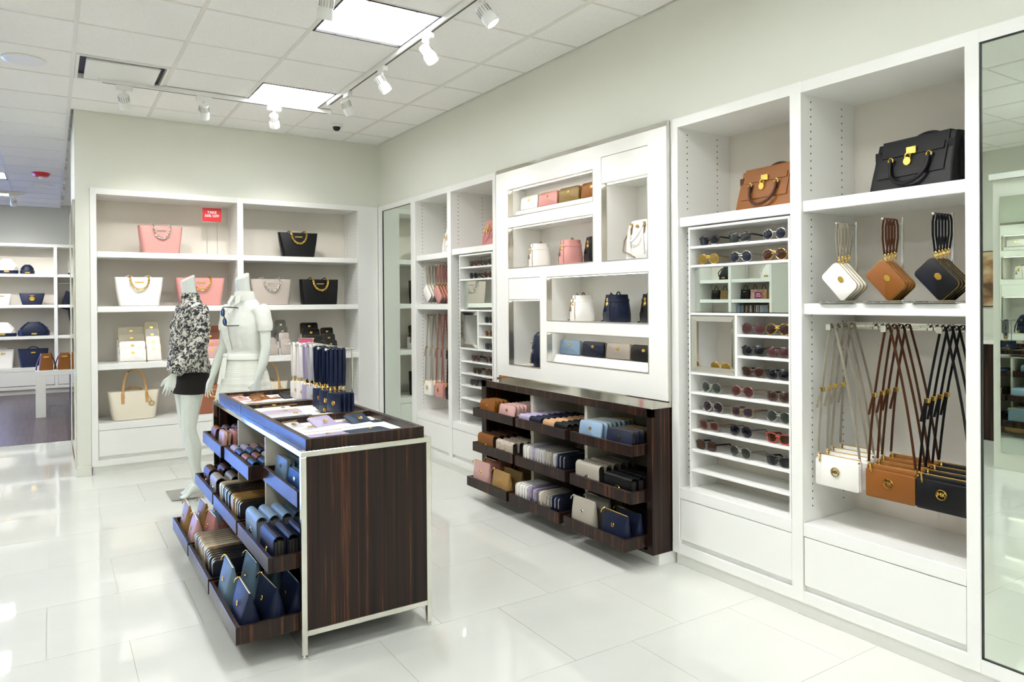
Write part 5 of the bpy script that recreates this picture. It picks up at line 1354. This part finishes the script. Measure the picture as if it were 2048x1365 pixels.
def mannequin(name, label, loc, rz, legs, larm, rarm):
    t = thing(name, label, 'mannequin', loc, rz)
    mb = torso(MB())
    for L in legs: limb(mb, L)
    for A, hd, pn, th in (larm, rarm):
        limb(mb, A); hand(mb, A[-1][:3], hd, pn, th)
    o = mb.build('body', MANNQ, t, True); remesh(o, 0.0048, 5)
    return t
def leg(s, hip, knee, ankle, toe, heel=None):
    hx, hy, hz = hip; kx, ky, kz = knee; ax, ay, az = ankle; tx, ty, tz = toe
    L = lambda a, b, q: a+(b-a)*q
    return [(hx, hy, hz, 0.082, 0.092), (L(hx, kx, .25), L(hy, ky, .25), L(hz, kz, .25), 0.078, 0.086), (L(hx, kx, .6), L(hy, ky, .6), L(hz, kz, .6), 0.062, 0.068), (kx, ky, kz, 0.048, 0.052),
            (L(kx, ax, .12), L(ky, ay, .12)+0.004, L(kz, az, .12), 0.046, 0.050), (L(kx, ax, .35), L(ky, ay, .35)+0.012, L(kz, az, .35), 0.050, 0.056), (L(kx, ax, .7), L(ky, ay, .7), L(kz, az, .7), 0.034, 0.038), (ax, ay, az, 0.028, 0.033)]
def foot(s, ankle, toe, up=0.03):
    ax, ay, az = ankle; tx, ty, tz = toe
    return [(ax, ay+0.022, az-0.02, 0.026, 0.040), (ax, ay-0.01, az-0.035, 0.030, 0.040), (L_(ax, tx, .45), L_(ay, ty, .45), L_(az, tz, .55), 0.036, 0.026), (L_(ax, tx, .75), L_(ay, ty, .75), tz+0.010, 0.040, 0.016), (tx, ty, tz+0.004, 0.024, 0.010)]
L_ = lambda a, b, q: a+(b-a)*q
BLOUSE = ramp_mat('black and cream floral cloth', (42, 42, 42), [(0.0, '15161a'), (0.43, '1d1e24'), (0.47, '5c5c58'), (0.52, '8f8d83'), (0.56, 'd2d0c6'), (0.9, 'dddbd1')], 0.8, detail=2.0, distort=1.2)
SKIRTB = mat('black knit skirt', '17120f', 0.8, bump=0.3, bscale=800)
SHIRT = mat('white cotton shirt', 'e9ebe3', 0.75, bump=0.2, bscale=700)
SKIRTW = ramp_mat('white ribbed skirt cloth', (2, 2, 180), [(0.35, 'd8dacd'), (0.6, 'ecede4')], 0.8, detail=1, bump=0.3)

# floral blouse mannequin, facing left
M1 = (0.872, 5.80, 0.0085); A1 = math.radians(-79)
legs = []
for s in (-1, 1):
    kn = (s*0.062, -0.028-0.012*s, 0.52); an = (s*0.050+0.01, 0.045-0.02*s, 0.105); to = (s*0.055+0.01, -0.085-0.02*s, 0.012)
    legs += [leg(s, (s*0.085, -0.01, 0.90), kn, an, to), foot(s, an, to)]
la = [(0.150, 0.005, 1.405, 0.050, 0.052), (0.185, 0.008, 1.36, 0.045, 0.047), (0.205, 0.0, 1.25, 0.038, 0.042), (0.212, -0.02, 1.135, 0.033, 0.036), (0.205, -0.09, 1.04, 0.033, 0.034), (0.185, -0.185, 0.935, 0.022, 0.024)]
ra = [(-0.150, 0.005, 1.405, 0.050, 0.052), (-0.185, 0.012, 1.36, 0.045, 0.047), (-0.205, 0.03, 1.25, 0.038, 0.042), (-0.212, 0.05, 1.135, 0.033, 0.036), (-0.208, 0.065, 1.03, 0.032, 0.034), (-0.20, 0.075, 0.925, 0.022, 0.024)]
m1 = mannequin('mannequin', 'headless white mannequin in a floral blouse and short black skirt', M1, A1, legs,
               (la, (-0.05, -0.28, -1.0), (-1, 0, 0), (-0.2, -1, 0)), (ra, (0.02, -0.02, -1), (1, 0, 0), (0, -1, 0)))
# clothes
mb = MB()
R = [(0.935, -0.015, 0.205, 0.140), (1.0, -0.015, 0.198, 0.132), (1.10, -0.015, 0.182, 0.122), (1.2, -0.016, 0.172, 0.122), (1.28, -0.016, 0.168, 0.122), (1.35, -0.004, 0.165, 0.102), (1.41, 0.006, 0.150, 0.082), (1.45, 0.008, 0.105, 0.068), (1.49, 0.004, 0.064, 0.061)]
def wav(ring, z, amp): return [(x*(1+amp*math.sin(7*math.atan2(y, x)+z*9)), y*(1+amp*math.sin(7*math.atan2(y, x)+z*9)), zz+(0.0)) for x, y, zz in ring]
mb.loft([wav(ell((0, cy, z), rx, ry, 40), z, 0.035*max(0, (1.3-z)/0.36)) for z, cy, rx, ry in R])
# back hem dips lower than the front
mb.loft([[(x*1.0, y, z-0.0) for x, y, z in ell((0, 0.02, 0.90), 0.150, 0.105, 24)], ell((0, 0.0, 0.97), 0.185, 0.135, 24)])
for A in (la, ra):
    S = [(p[0], p[1], p[2], p[3]+0.010+0.016*(i > 1), p[4]+0.012+0.018*(i > 1)) for i, p in enumerate(A[:-1])]
    e = A[-1]; S.append((e[0], e[1]+0.012, e[2]+0.03, 0.058, 0.056)); S.append((e[0], e[1], e[2]+0.004, 0.046, 0.048))
    limb(mb, S, 14)
o = mb.build('blouse', BLOUSE, m1, True); remesh(o, 0.007, 4)
tx = bpy.data.textures.new('cloth wrinkles', 'CLOUDS'); tx.noise_scale = 0.09
d = o.modifiers.new('wrinkle', 'DISPLACE'); d.texture = tx; d.strength = 0.020; d.mid_level = 0.5
MB().loft([ell((0, 0.004, 1.475), 0.070, 0.066, 20), ell((0, 0.0, 1.52), 0.061, 0.060, 20), ell((0, 0.0, 1.52), 0.056, 0.056, 20), ell((0, 0.002, 1.48), 0.058, 0.058, 20)]).build('collar', BLOUSE, m1, True)
MB().loft([ell((0, -0.008, 0.775), 0.180, 0.108, 28), ell((0, -0.006, 0.79), 0.186, 0.122, 28), ell((0, 0.0, 0.88), 0.188, 0.124, 28), ell((0, 0.0, 0.96), 0.175, 0.116, 28), ell((0, 0.0, 1.05), 0.14, 0.10, 28)]).build('skirt', SKIRTB, m1, True)
def base_plate(m, off, ang):
    o = MB().cbox(-0.165, 0.165, -0.165, 0.165, -0.0085, -0.0005, 0.002).build('base_plate', STEEL, m)
    o.matrix_local = Matrix.Rotation(-ang, 4, 'Z') @ Matrix.Translation((off[0], off[1], 0))
base_plate(m1, (0.02, 0.105), A1)

# white dressed mannequin behind the island
M2 = (1.145, 5.27, 0.0085); A2 = math.radians(-64)
legs = []
for s in (-1, 1):
    kn = (s*0.075, -0.02, 0.50); an = (s*0.065, 0.03, 0.105); to = (s*0.07, -0.10, 0.012)
    legs += [leg(s, (s*0.085, -0.01, 0.90), kn, an, to), foot(s, an, to)]
la = [(0.150, 0.005, 1.405, 0.050, 0.052), (0.185, 0.008, 1.36, 0.044, 0.047), (0.212, 0.004, 1.25, 0.037, 0.041), (0.222, 0.0, 1.135, 0.033, 0.036), (0.215, -0.02, 1.03, 0.031, 0.034), (0.195, -0.055, 0.915, 0.022, 0.024)]
ra = [(-0.150, 0.005, 1.405, 0.050, 0.052), (-0.185, 0.008, 1.36, 0.044, 0.047), (-0.212, 0.006, 1.25, 0.037, 0.041), (-0.228, 0.0, 1.135, 0.033, 0.036), (-0.235, -0.04, 1.04, 0.031, 0.034), (-0.240, -0.085, 0.925, 0.022, 0.024)]
m2 = mannequin('mannequin', 'headless white mannequin in white shirt and long white skirt', M2, A2, legs,
               (la, (-0.10, -0.12, -1.0), (-1, 0.3, 0), (-0.6, -1, 0)), (ra, (-0.30, -0.12, -1), (1, 0.2, 0), (0.3, -1, 0)))
mb = MB()
R = [(1.075, -0.004, 0.138, 0.098), (1.11, -0.004, 0.136, 0.096), (1.16, -0.010, 0.148, 0.108), (1.22, -0.016, 0.158, 0.120), (1.28, -0.020, 0.164, 0.124), (1.35, -0.004, 0.170, 0.106), (1.41, 0.006, 0.160, 0.084), (1.45, 0.008, 0.112, 0.068), (1.48, 0.004, 0.068, 0.060)]
mb.loft([ell((0, cy, z), rx, ry, 32) for z, cy, rx, ry in R])
for A in (la, ra):
    limb(mb, [(A[0][0], A[0][1], A[0][2], 0.058, 0.060), (A[1][0], A[1][1], A[1][2], 0.054, 0.056), (A[2][0], A[2][1], A[2][2]+0.03, 0.049, 0.053), (A[2][0]+0.0, A[2][1], A[2][2]-0.005, 0.048, 0.052)], 14)
o = mb.build('shirt', SHIRT, m2, True); remesh(o, 0.0065, 4)
d = o.modifiers.new('wrinkle', 'DISPLACE'); d.texture = tx; d.strength = 0.012; d.mid_level = 0.5
cl = MB().loft([ell((0, 0.006, 1.455), 0.088, 0.078, 24), ell((0, 0.0, 1.478), 0.083, 0.074, 24), ell((0, 0.0, 1.525), 0.062, 0.062, 24), ell((0, 0.0, 1.522), 0.056, 0.057, 24), ell((0, 0.004, 1.48), 0.062, 0.058, 24)])
for s in (-1, 1): cl.loft([[(s*0.004, -0.070, 1.49), (s*0.050, -0.060, 1.495), (s*0.062, -0.085, 1.445), (s*0.030, -0.100, 1.425)], [(s*0.004, -0.076, 1.49), (s*0.052, -0.066, 1.497), (s*0.064, -0.092, 1.445), (s*0.030, -0.107, 1.425)]])
cl.build('collar', SHIRT, m2, True)
MB().ribbon([(0.0, -0.088, 1.43), (0.0, -0.135, 1.35), (0, -0.152, 1.28), (0, -0.140, 1.20), (0, -0.118, 1.12)], 0.028, 0.004, (1, 0, 0)).build('placket', SHIRT, m2)
for z, y in ((1.37, -0.128), (1.27, -0.156), (1.19, -0.140)): MB().cyl((0, y, z), (0, y-0.006, z), 0.005, n=8).build('button', WHITEP, m2, True)
n = 64; rings = []
for z, cy, rx, ry, am in ((1.09, -0.004, 0.140, 0.100, 0.0), (1.04, -0.004, 0.148, 0.108, 0.01), (0.95, 0.0, 0.178, 0.138, 0.03), (0.80, 0.0, 0.210, 0.170, 0.045), (0.62, 0.0, 0.235, 0.195, 0.05), (0.42, 0.0, 0.255, 0.215, 0.055), (0.42, 0.0, 0.250, 0.210, 0.055), (0.62, 0.0, 0.228, 0.188, 0.05)):
    rings.append([(rx*(1+am*math.sin(11*2*PI*k/n+z*3))*math.cos(2*PI*k/n), cy+ry*(1+am*math.sin(11*2*PI*k/n+z*3))*math.sin(2*PI*k/n), z) for k in range(n)])
MB().loft(rings).build('skirt', SKIRTW, m2, True)
wbm = MB().loft([ell((0, -0.004, 1.045), 0.152, 0.112, 32), ell((0, -0.004, 1.05), 0.156, 0.116, 32), ell((0, -0.004, 1.082), 0.150, 0.110, 32), ell((0, -0.004, 1.088), 0.145, 0.105, 32)])
wbm.ball((-0.06, -0.112, 1.075), 0.020, 10, 6, (1.2, 0.8, 0.9)).ribbon([(-0.06, -0.118, 1.07), (-0.065, -0.142, 0.98), (-0.06, -0.168, 0.88)], 0.030, 0.005, (1, 0, 0)).ribbon([(-0.055, -0.118, 1.07), (-0.028, -0.145, 1.0), (-0.02, -0.165, 0.92)], 0.026, 0.005, (1, 0, 0))
wbm.build('waist_tie', SHIRT, m2, True)
# sunglasses hooked on the shirt front
ca, sa = math.cos(A2), math.sin(A2)
lx, ly, lz = 0.012, -0.192, 1.335
sunglasses('black round sunglasses hooked on the white shirt front', 'round', 'black', 'black', (M2[0]+ca*lx-sa*ly, M2[1]+sa*lx+ca*ly, lz+M2[2]), A2-0.25, None, 0.0, 1.15)
base_plate(m2, (0.01, 0.02), A2)

# ------------------------------------------------------------------ far room
def far_unit(name, label, loc, rz, x0, x1, stiles, bays, shelf_z, counter=0.43):
    t = thing(name, label, 'shelving', loc, rz); m = MB()
    for a, b in stiles: m.cbox(a, b, 0, 0.40, 0.08, ZT, 0.002)
    m.box(x0, x1, 0.001, 0.40, ZT-0.05, ZT-0.0005).box(x0, x1, 0.001, 0.40, 0.08, 0.13)
    m.build('carcass', WHITE, t)
    MB().box(x0, x1, 0.385, 0.399, 0.1305, ZT-0.0505).build('back_panel', LINER, t)
    MB().box(x0, x1, 0.04, 0.30, 0, 0.08).build('toe_kick', WHITE, t)
    for a, b in bays:
        for z in shelf_z: MB().cbox(a+0.001, b-0.001, 0.01, 0.384, z-0.05, z, 0.002).build('shelf', WHITE, t)
        MB().cbox(a+0.001, b-0.001, 0.003, 0.384, 0.37, counter, 0.002).build('counter', WHITE, t)
        MB().cbox(a+0.004, b-0.004, 0.005, 0.02, 0.14, 0.366, 0.002).build('drawer', WHITE, t)
    return t
YF = 13.90
far_unit('shelf_unit', 'white shelving along the far room wall', (0, YF, 0), 0, -1.04, 1.6,
         [(-1.04, -0.99), (0.035, 0.085), (1.55, 1.6)], [(-0.99, 0.035), (0.085, 1.55)], (1.945, 1.445, 0.94))
def tote(label, color, loc, rz, W, WB, H, D, name='tote_bag', handles=True, closed=False):
    t = thing(name, label, 'handbag', loc, rz); m = leather(color)
    MB().loft([ring_xy(WB*0.96, D*0.9, 0.03, 0), ring_xy(WB, D, 0.03, 0.008), ring_xy(L_(WB, W, .5), D*0.85, 0.03, H*0.5), ring_xy(W, D*0.4, 0.02, H), ring_xy(W-0.01, D*0.4-0.01, 0.015, H), ring_xy(W-0.02, D*0.35-0.01, 0.01, H-0.02)]).build('body', m, t, True)
    if handles:
        for s in (-1, 1): MB().tube(arc((-W*0.2, s*D*0.15, H*0.97), (W*0.2, s*D*0.15, H*0.97), 0.04, 10), 0.006, 6).build('handle', m, t, True)
    MB().cbox(-0.03, 0.03, -D*0.36-0.003, -D*0.28, H*0.76, H*0.83, 0.001).build('nameplate', GOLD, t)
    return t
def hobo(label, color, loc, rz, W, H, D, base=None):
    t = thing('drawstring_bag', label, 'handbag', loc, rz); m = leather(color)
    MB().loft([ring_xy(W*0.94, D*0.94, 0.06, 0), ring_xy(W, D, 0.07, 0.02), ring_xy(W*0.97, D*0.95, 0.07, H*0.35), ring_xy(W*0.70, D*0.75, 0.06, H*0.72), ring_xy(W*0.45, D*0.55, 0.05, H*0.93), ring_xy(W*0.38, D*0.4, 0.04, H)]).build('body', m, t, True)
    if base: MB().loft([ring_xy(W*0.96+0.006, D*0.96+0.006, 0.06, 0.0), ring_xy(W+0.008, D+0.008, 0.07, 0.02), ring_xy(W+0.004, D+0.004, 0.07, H*0.24)], cap=False).build('base_band', leather(base), t, True)
    for s in (-1, 1): MB().tube([(s*W*0.25, -D*0.2, H*0.88), (s*W*0.42, -D*0.45, H*0.55), (s*W*0.30, -D*0.56, H*0.25)], 0.008, 6).build('strap', m, t, True)
    MB().cbox(-0.035, 0.035, -D*0.535, -D*0.45, H*0.10, H*0.22, 0.003).build('nameplate', GOLD, t)
    return t
YG = YF+0.17
hobo('white drawstring bag with navy base on the far top shelf', 'white', (-0.60, YG, 1.9455), 0.0, 0.30, 0.24, 0.18, 'navy')
hobo('small navy drawstring bag on the far top shelf', 'navy', (-0.325, YG, 1.9455), 0.0, 0.20, 0.155, 0.15)
tote('navy flap bag with round gold lock on the second far shelf', 'navy', (-0.265, YG, 1.4455), 0.0, 0.35, 0.27, 0.19, 0.14, 'flap_bag', False)
tote('white flap bag cut by the frame on the second far shelf', 'white', (-0.665, YG, 1.4455), 0.0, 0.25, 0.2, 0.18, 0.14, 'flap_bag', False)
hobo('large navy slouchy bag on the third far shelf', 'navy', (-0.245, YG, 0.9405), 0.05, 0.44, 0.225, 0.20)
hobo('white slouchy bag with navy base on the third far shelf', 'white', (-0.66, YG, 0.9405), 0.0, 0.36, 0.225, 0.18, 'navy')
tote('large navy tote on the lowest far shelf', 'navy', (-0.255, YG, 0.4305), 0.0, 0.42, 0.34, 0.30, 0.15)
tote('large white tote cut by the frame on the lowest far shelf', 'white', (-0.66, YG, 0.4305), 0.0, 0.30, 0.25, 0.30, 0.15)
o = bpy.data.objects['flap_bag']; MB().cyl((0, -0.056, 0.10), (0, -0.075, 0.10), 0.04, 0.036, 18).build('turn_lock', GOLD, o, True)
hobo('white bag with dark base on the right far shelf', 'white', (0.36, YG, 1.9455), 0.0, 0.24, 0.13, 0.14, 'navy')
# hanging rail and dark jacket
t = thing('clothes_rail', 'chrome clothes rail in the right far bay', 'clothes rail', (0.81, YF+0.17, 1.80))
MB().cyl((-0.724, 0, 0), (0.739, 0, 0), 0.012, n=10).build('bar', CHROME, t, True)
t = thing('jacket', 'dark navy jacket hanging in the right far bay', 'jacket', (0.43, YF+0.17, 1.79), 0.1)
jm = mat('navy jacket cloth', '14172a', 0.85, bump=0.4, bscale=200)
jk = MB().loft([ell((0, 0, z), rx, ry, 20) for z, rx, ry in ((-0.06, 0.05, 0.04), (-0.10, 0.15, 0.07), (-0.16, 0.20, 0.09), (-0.4, 0.20, 0.11), (-0.55, 0.19, 0.11), (-0.80, 0.15, 0.10))])
limb(jk, [(-0.17, 0, -0.13, 0.06, 0.06), (-0.22, 0, -0.3, 0.06, 0.06), (-0.25, 0, -0.42, 0.055, 0.055)]); limb(jk, [(0.17, 0, -0.13, 0.06, 0.06), (0.22, 0, -0.3, 0.06, 0.06), (0.24, 0, -0.45, 0.055, 0.055)])
jk.build('cloth', jm, t, True)
MB().tube([(0, 0, -0.06), (0, 0, -0.01), (0.0, 0.012, 0.008), (0, 0.0, 0.024), (0, -0.014, 0.014)], 0.003, 6).build('hook', CHROME, t, True)
# white table with two brown bags
t = thing('display_table', 'low white table with slab legs in the far room', 'table', (0.35, 11.45, 0))
MB().cbox(-0.53, 0.53, -0.50, 0.50, 0.535, 0.60, 0.003).build('table_top', WHITE2, t)
MB().cbox(-0.53, -0.42, -0.50, -0.43, 0, 0.5345, 0.002).build('leg', WHITE2, t)
MB().cbox(0.42, 0.53, -0.50, -0.43, 0, 0.5345, 0.002).build('leg', WHITE2, t)
MB().cbox(-0.53, -0.47, 0.42, 0.50, 0, 0.5345, 0.002).build('leg', WHITE2, t)
MB().cbox(0.42, 0.53, 0.42, 0.50, 0, 0.5345, 0.002).build('leg', WHITE2, t)
t = thing('plinth', 'dark brown plinth beyond the white far room table', 'plinth', (0.62, 12.6, 0))
MB().cbox(-0.40, 0.40, -0.4, 0.4, 0.0, 0.58, 0.004).build('block', EBONY, t)
MB().cbox(-0.42, 0.42, -0.42, 0.42, 0.58, 0.61, 0.004).build('top', WHITE2, t)
for x, lab in ((-0.065, 'brown leather bag on the far table, left of two'), (0.135, 'brown leather bag on the far table, next to the mirror edge')):
    b = tote(lab, 'tan', (x, 11.05, 0.6005), 0.05, 0.12, 0.16, 0.215, 0.12, 'shoulder_bag', False)
    for s in (-1, 1): MB().tube([(s*0.055, 0, 0.20), (s*0.085, -0.01, 0.12), (s*0.105, -0.02, 0.05), (s*0.11, -0.03, 0.006)], 0.008, 6).build('strap', leather('brown'), b, True)

# ------------------------------------------------------------------ store parts that only the mirrors show
far_unit('shelf_unit', 'white shelving on the left wall, shown in the eyewear mirror', (-2.60, 0, 0), PI/2, 6.40, 7.86, [(6.40, 6.44), (7.11, 7.16), (7.80, 7.86)], [(6.44, 7.11), (7.16, 7.80)], (1.75, 1.455, 1.16, 0.80))
def minibag(label, color, y, z, W=0.19, H=0.14):
    t = tote(label, color, (-2.79, y, z+0.0005), PI/2, W, W*1.02, H, 0.09, 'mini_handbag', False)
    MB().tube(arc((-W*0.28, 0, H*0.98), (W*0.28, 0, H*0.98), 0.07, 10), 0.005, 6).build('handle', leather('black' if color == 'black' else 'brown'), t, True)
hobo('black bag reflected on the upper mirror shelf', 'black', (-2.79, 7.35, 1.7505), PI/2, 0.24, 0.20, 0.15)
hobo('white bag reflected on the upper mirror shelf', 'white', (-2.79, 6.58, 1.7505), PI/2, 0.26, 0.20, 0.15)
for y, c, lab in ((7.55, 'black', 'first mini handbag from the left in the mirror, black'), (7.38, 'khaki', 'second mini handbag from the left in the mirror, khaki'), (7.245, 'grey', 'third mini handbag in the mirror, grey'),
                  (6.995, 'black', 'fourth mini handbag in the mirror, black'), (6.83, 'blush', 'fifth mini handbag in the mirror, pale pink'), (6.675, 'nude', 'sixth mini handbag in the mirror, beige'), (6.525, 'camel', 'seventh mini handbag in the mirror, camel')):
    minibag(lab, c, y, 1.455, 0.125 if c not in ('black', 'khaki') else 0.15)
sign('sale_sign', 'small red sign on rods reflected in the eyewear mirror', (-2.74, 6.93, 1.7505), PI/2, 0.11, 0.09, 0.21, RED, [('TAKE', 0.024, 0.66), ('50% OFF', 0.022, 0.36)])
sign('price_sign', 'plum sign card reflected in the eyewear mirror', (-2.70, 6.70, 1.4555), PI/2, 0.12, 0.10, 0.005, PLUMSIGN, [('TAKE', 0.026, 0.66), ('50% OFF', 0.022, 0.36)])
cols = ['lightblue', 'steelblue', 'slate', 'navy', 'camel', 'brown', 'grey', 'black', 'tan', 'lightblue', 'taupe', 'grey', 'lightblue', 'lightblue', 'camel', 'brown']
for i, c in enumerate(cols):
    zip_wallet('%s wallet from the left, filed on the mirrored shelf' % (['first']+ORD[1:])[i], c, (-2.79, 7.06-i*0.037, 1.1605), 0.05, 0.0, 0.19, 0.21, 0.022, 'wallets filed on the mirrored shelf', SILVERM, False)
# column with a mirror, counter and picture shown in the mirror nearest the camera
t = thing('mirror_column', 'pale column with a framed mirror, seen in the right mirror', 'column', (-1.30, 2.60, 0))
MB().cbox(-0.32, 0.30, -0.30, 0.30, 0, 2.45, 0.004).build('shaft', WALLP, t)
MB().box(0.3005, 0.312, -0.20, 0.24, 0.15, 2.3).build('glass', MIRROR, t)
MB().box(-0.34, 0.32, -0.32, 0.32, 2.45, 2.50).build('cap', WHITE, t)
t = thing('cash_counter', 'dark counter with white top, seen in the right mirror', 'counter', (-2.55, 3.9, 0))
MB().cbox(-0.40, 0.30, -0.9, 0.9, 0, 0.98, 0.004).build('body', EBONY, t)
MB().cbox(-0.44, 0.34, -0.94, 0.94, 0.98, 1.02, 0.004).build('top', WHITE2, t)
t = thing('wall_picture', 'sepia picture on the left wall, seen in the right mirror', 'picture', (-3.0, 3.9, 1.35))
MB().box(-0.015, 0.0, -0.55, 0.55, 0, 0.62).build('backing', BLACKP, t)
MB().box(0.0, 0.004, -0.54, 0.54, 0.01, 0.61).build('print', ramp_mat('sepia print', (3, 3, 6), [(0.35, '5a3d26'), (0.5, 'a9825a'), (0.65, 'd9c29c')], 0.5), t)

for k_, v_ in LABELS.items():
    if len(v_) > 1 and 'outside' not in k_: print('SHARED LABEL', len(v_), k_)
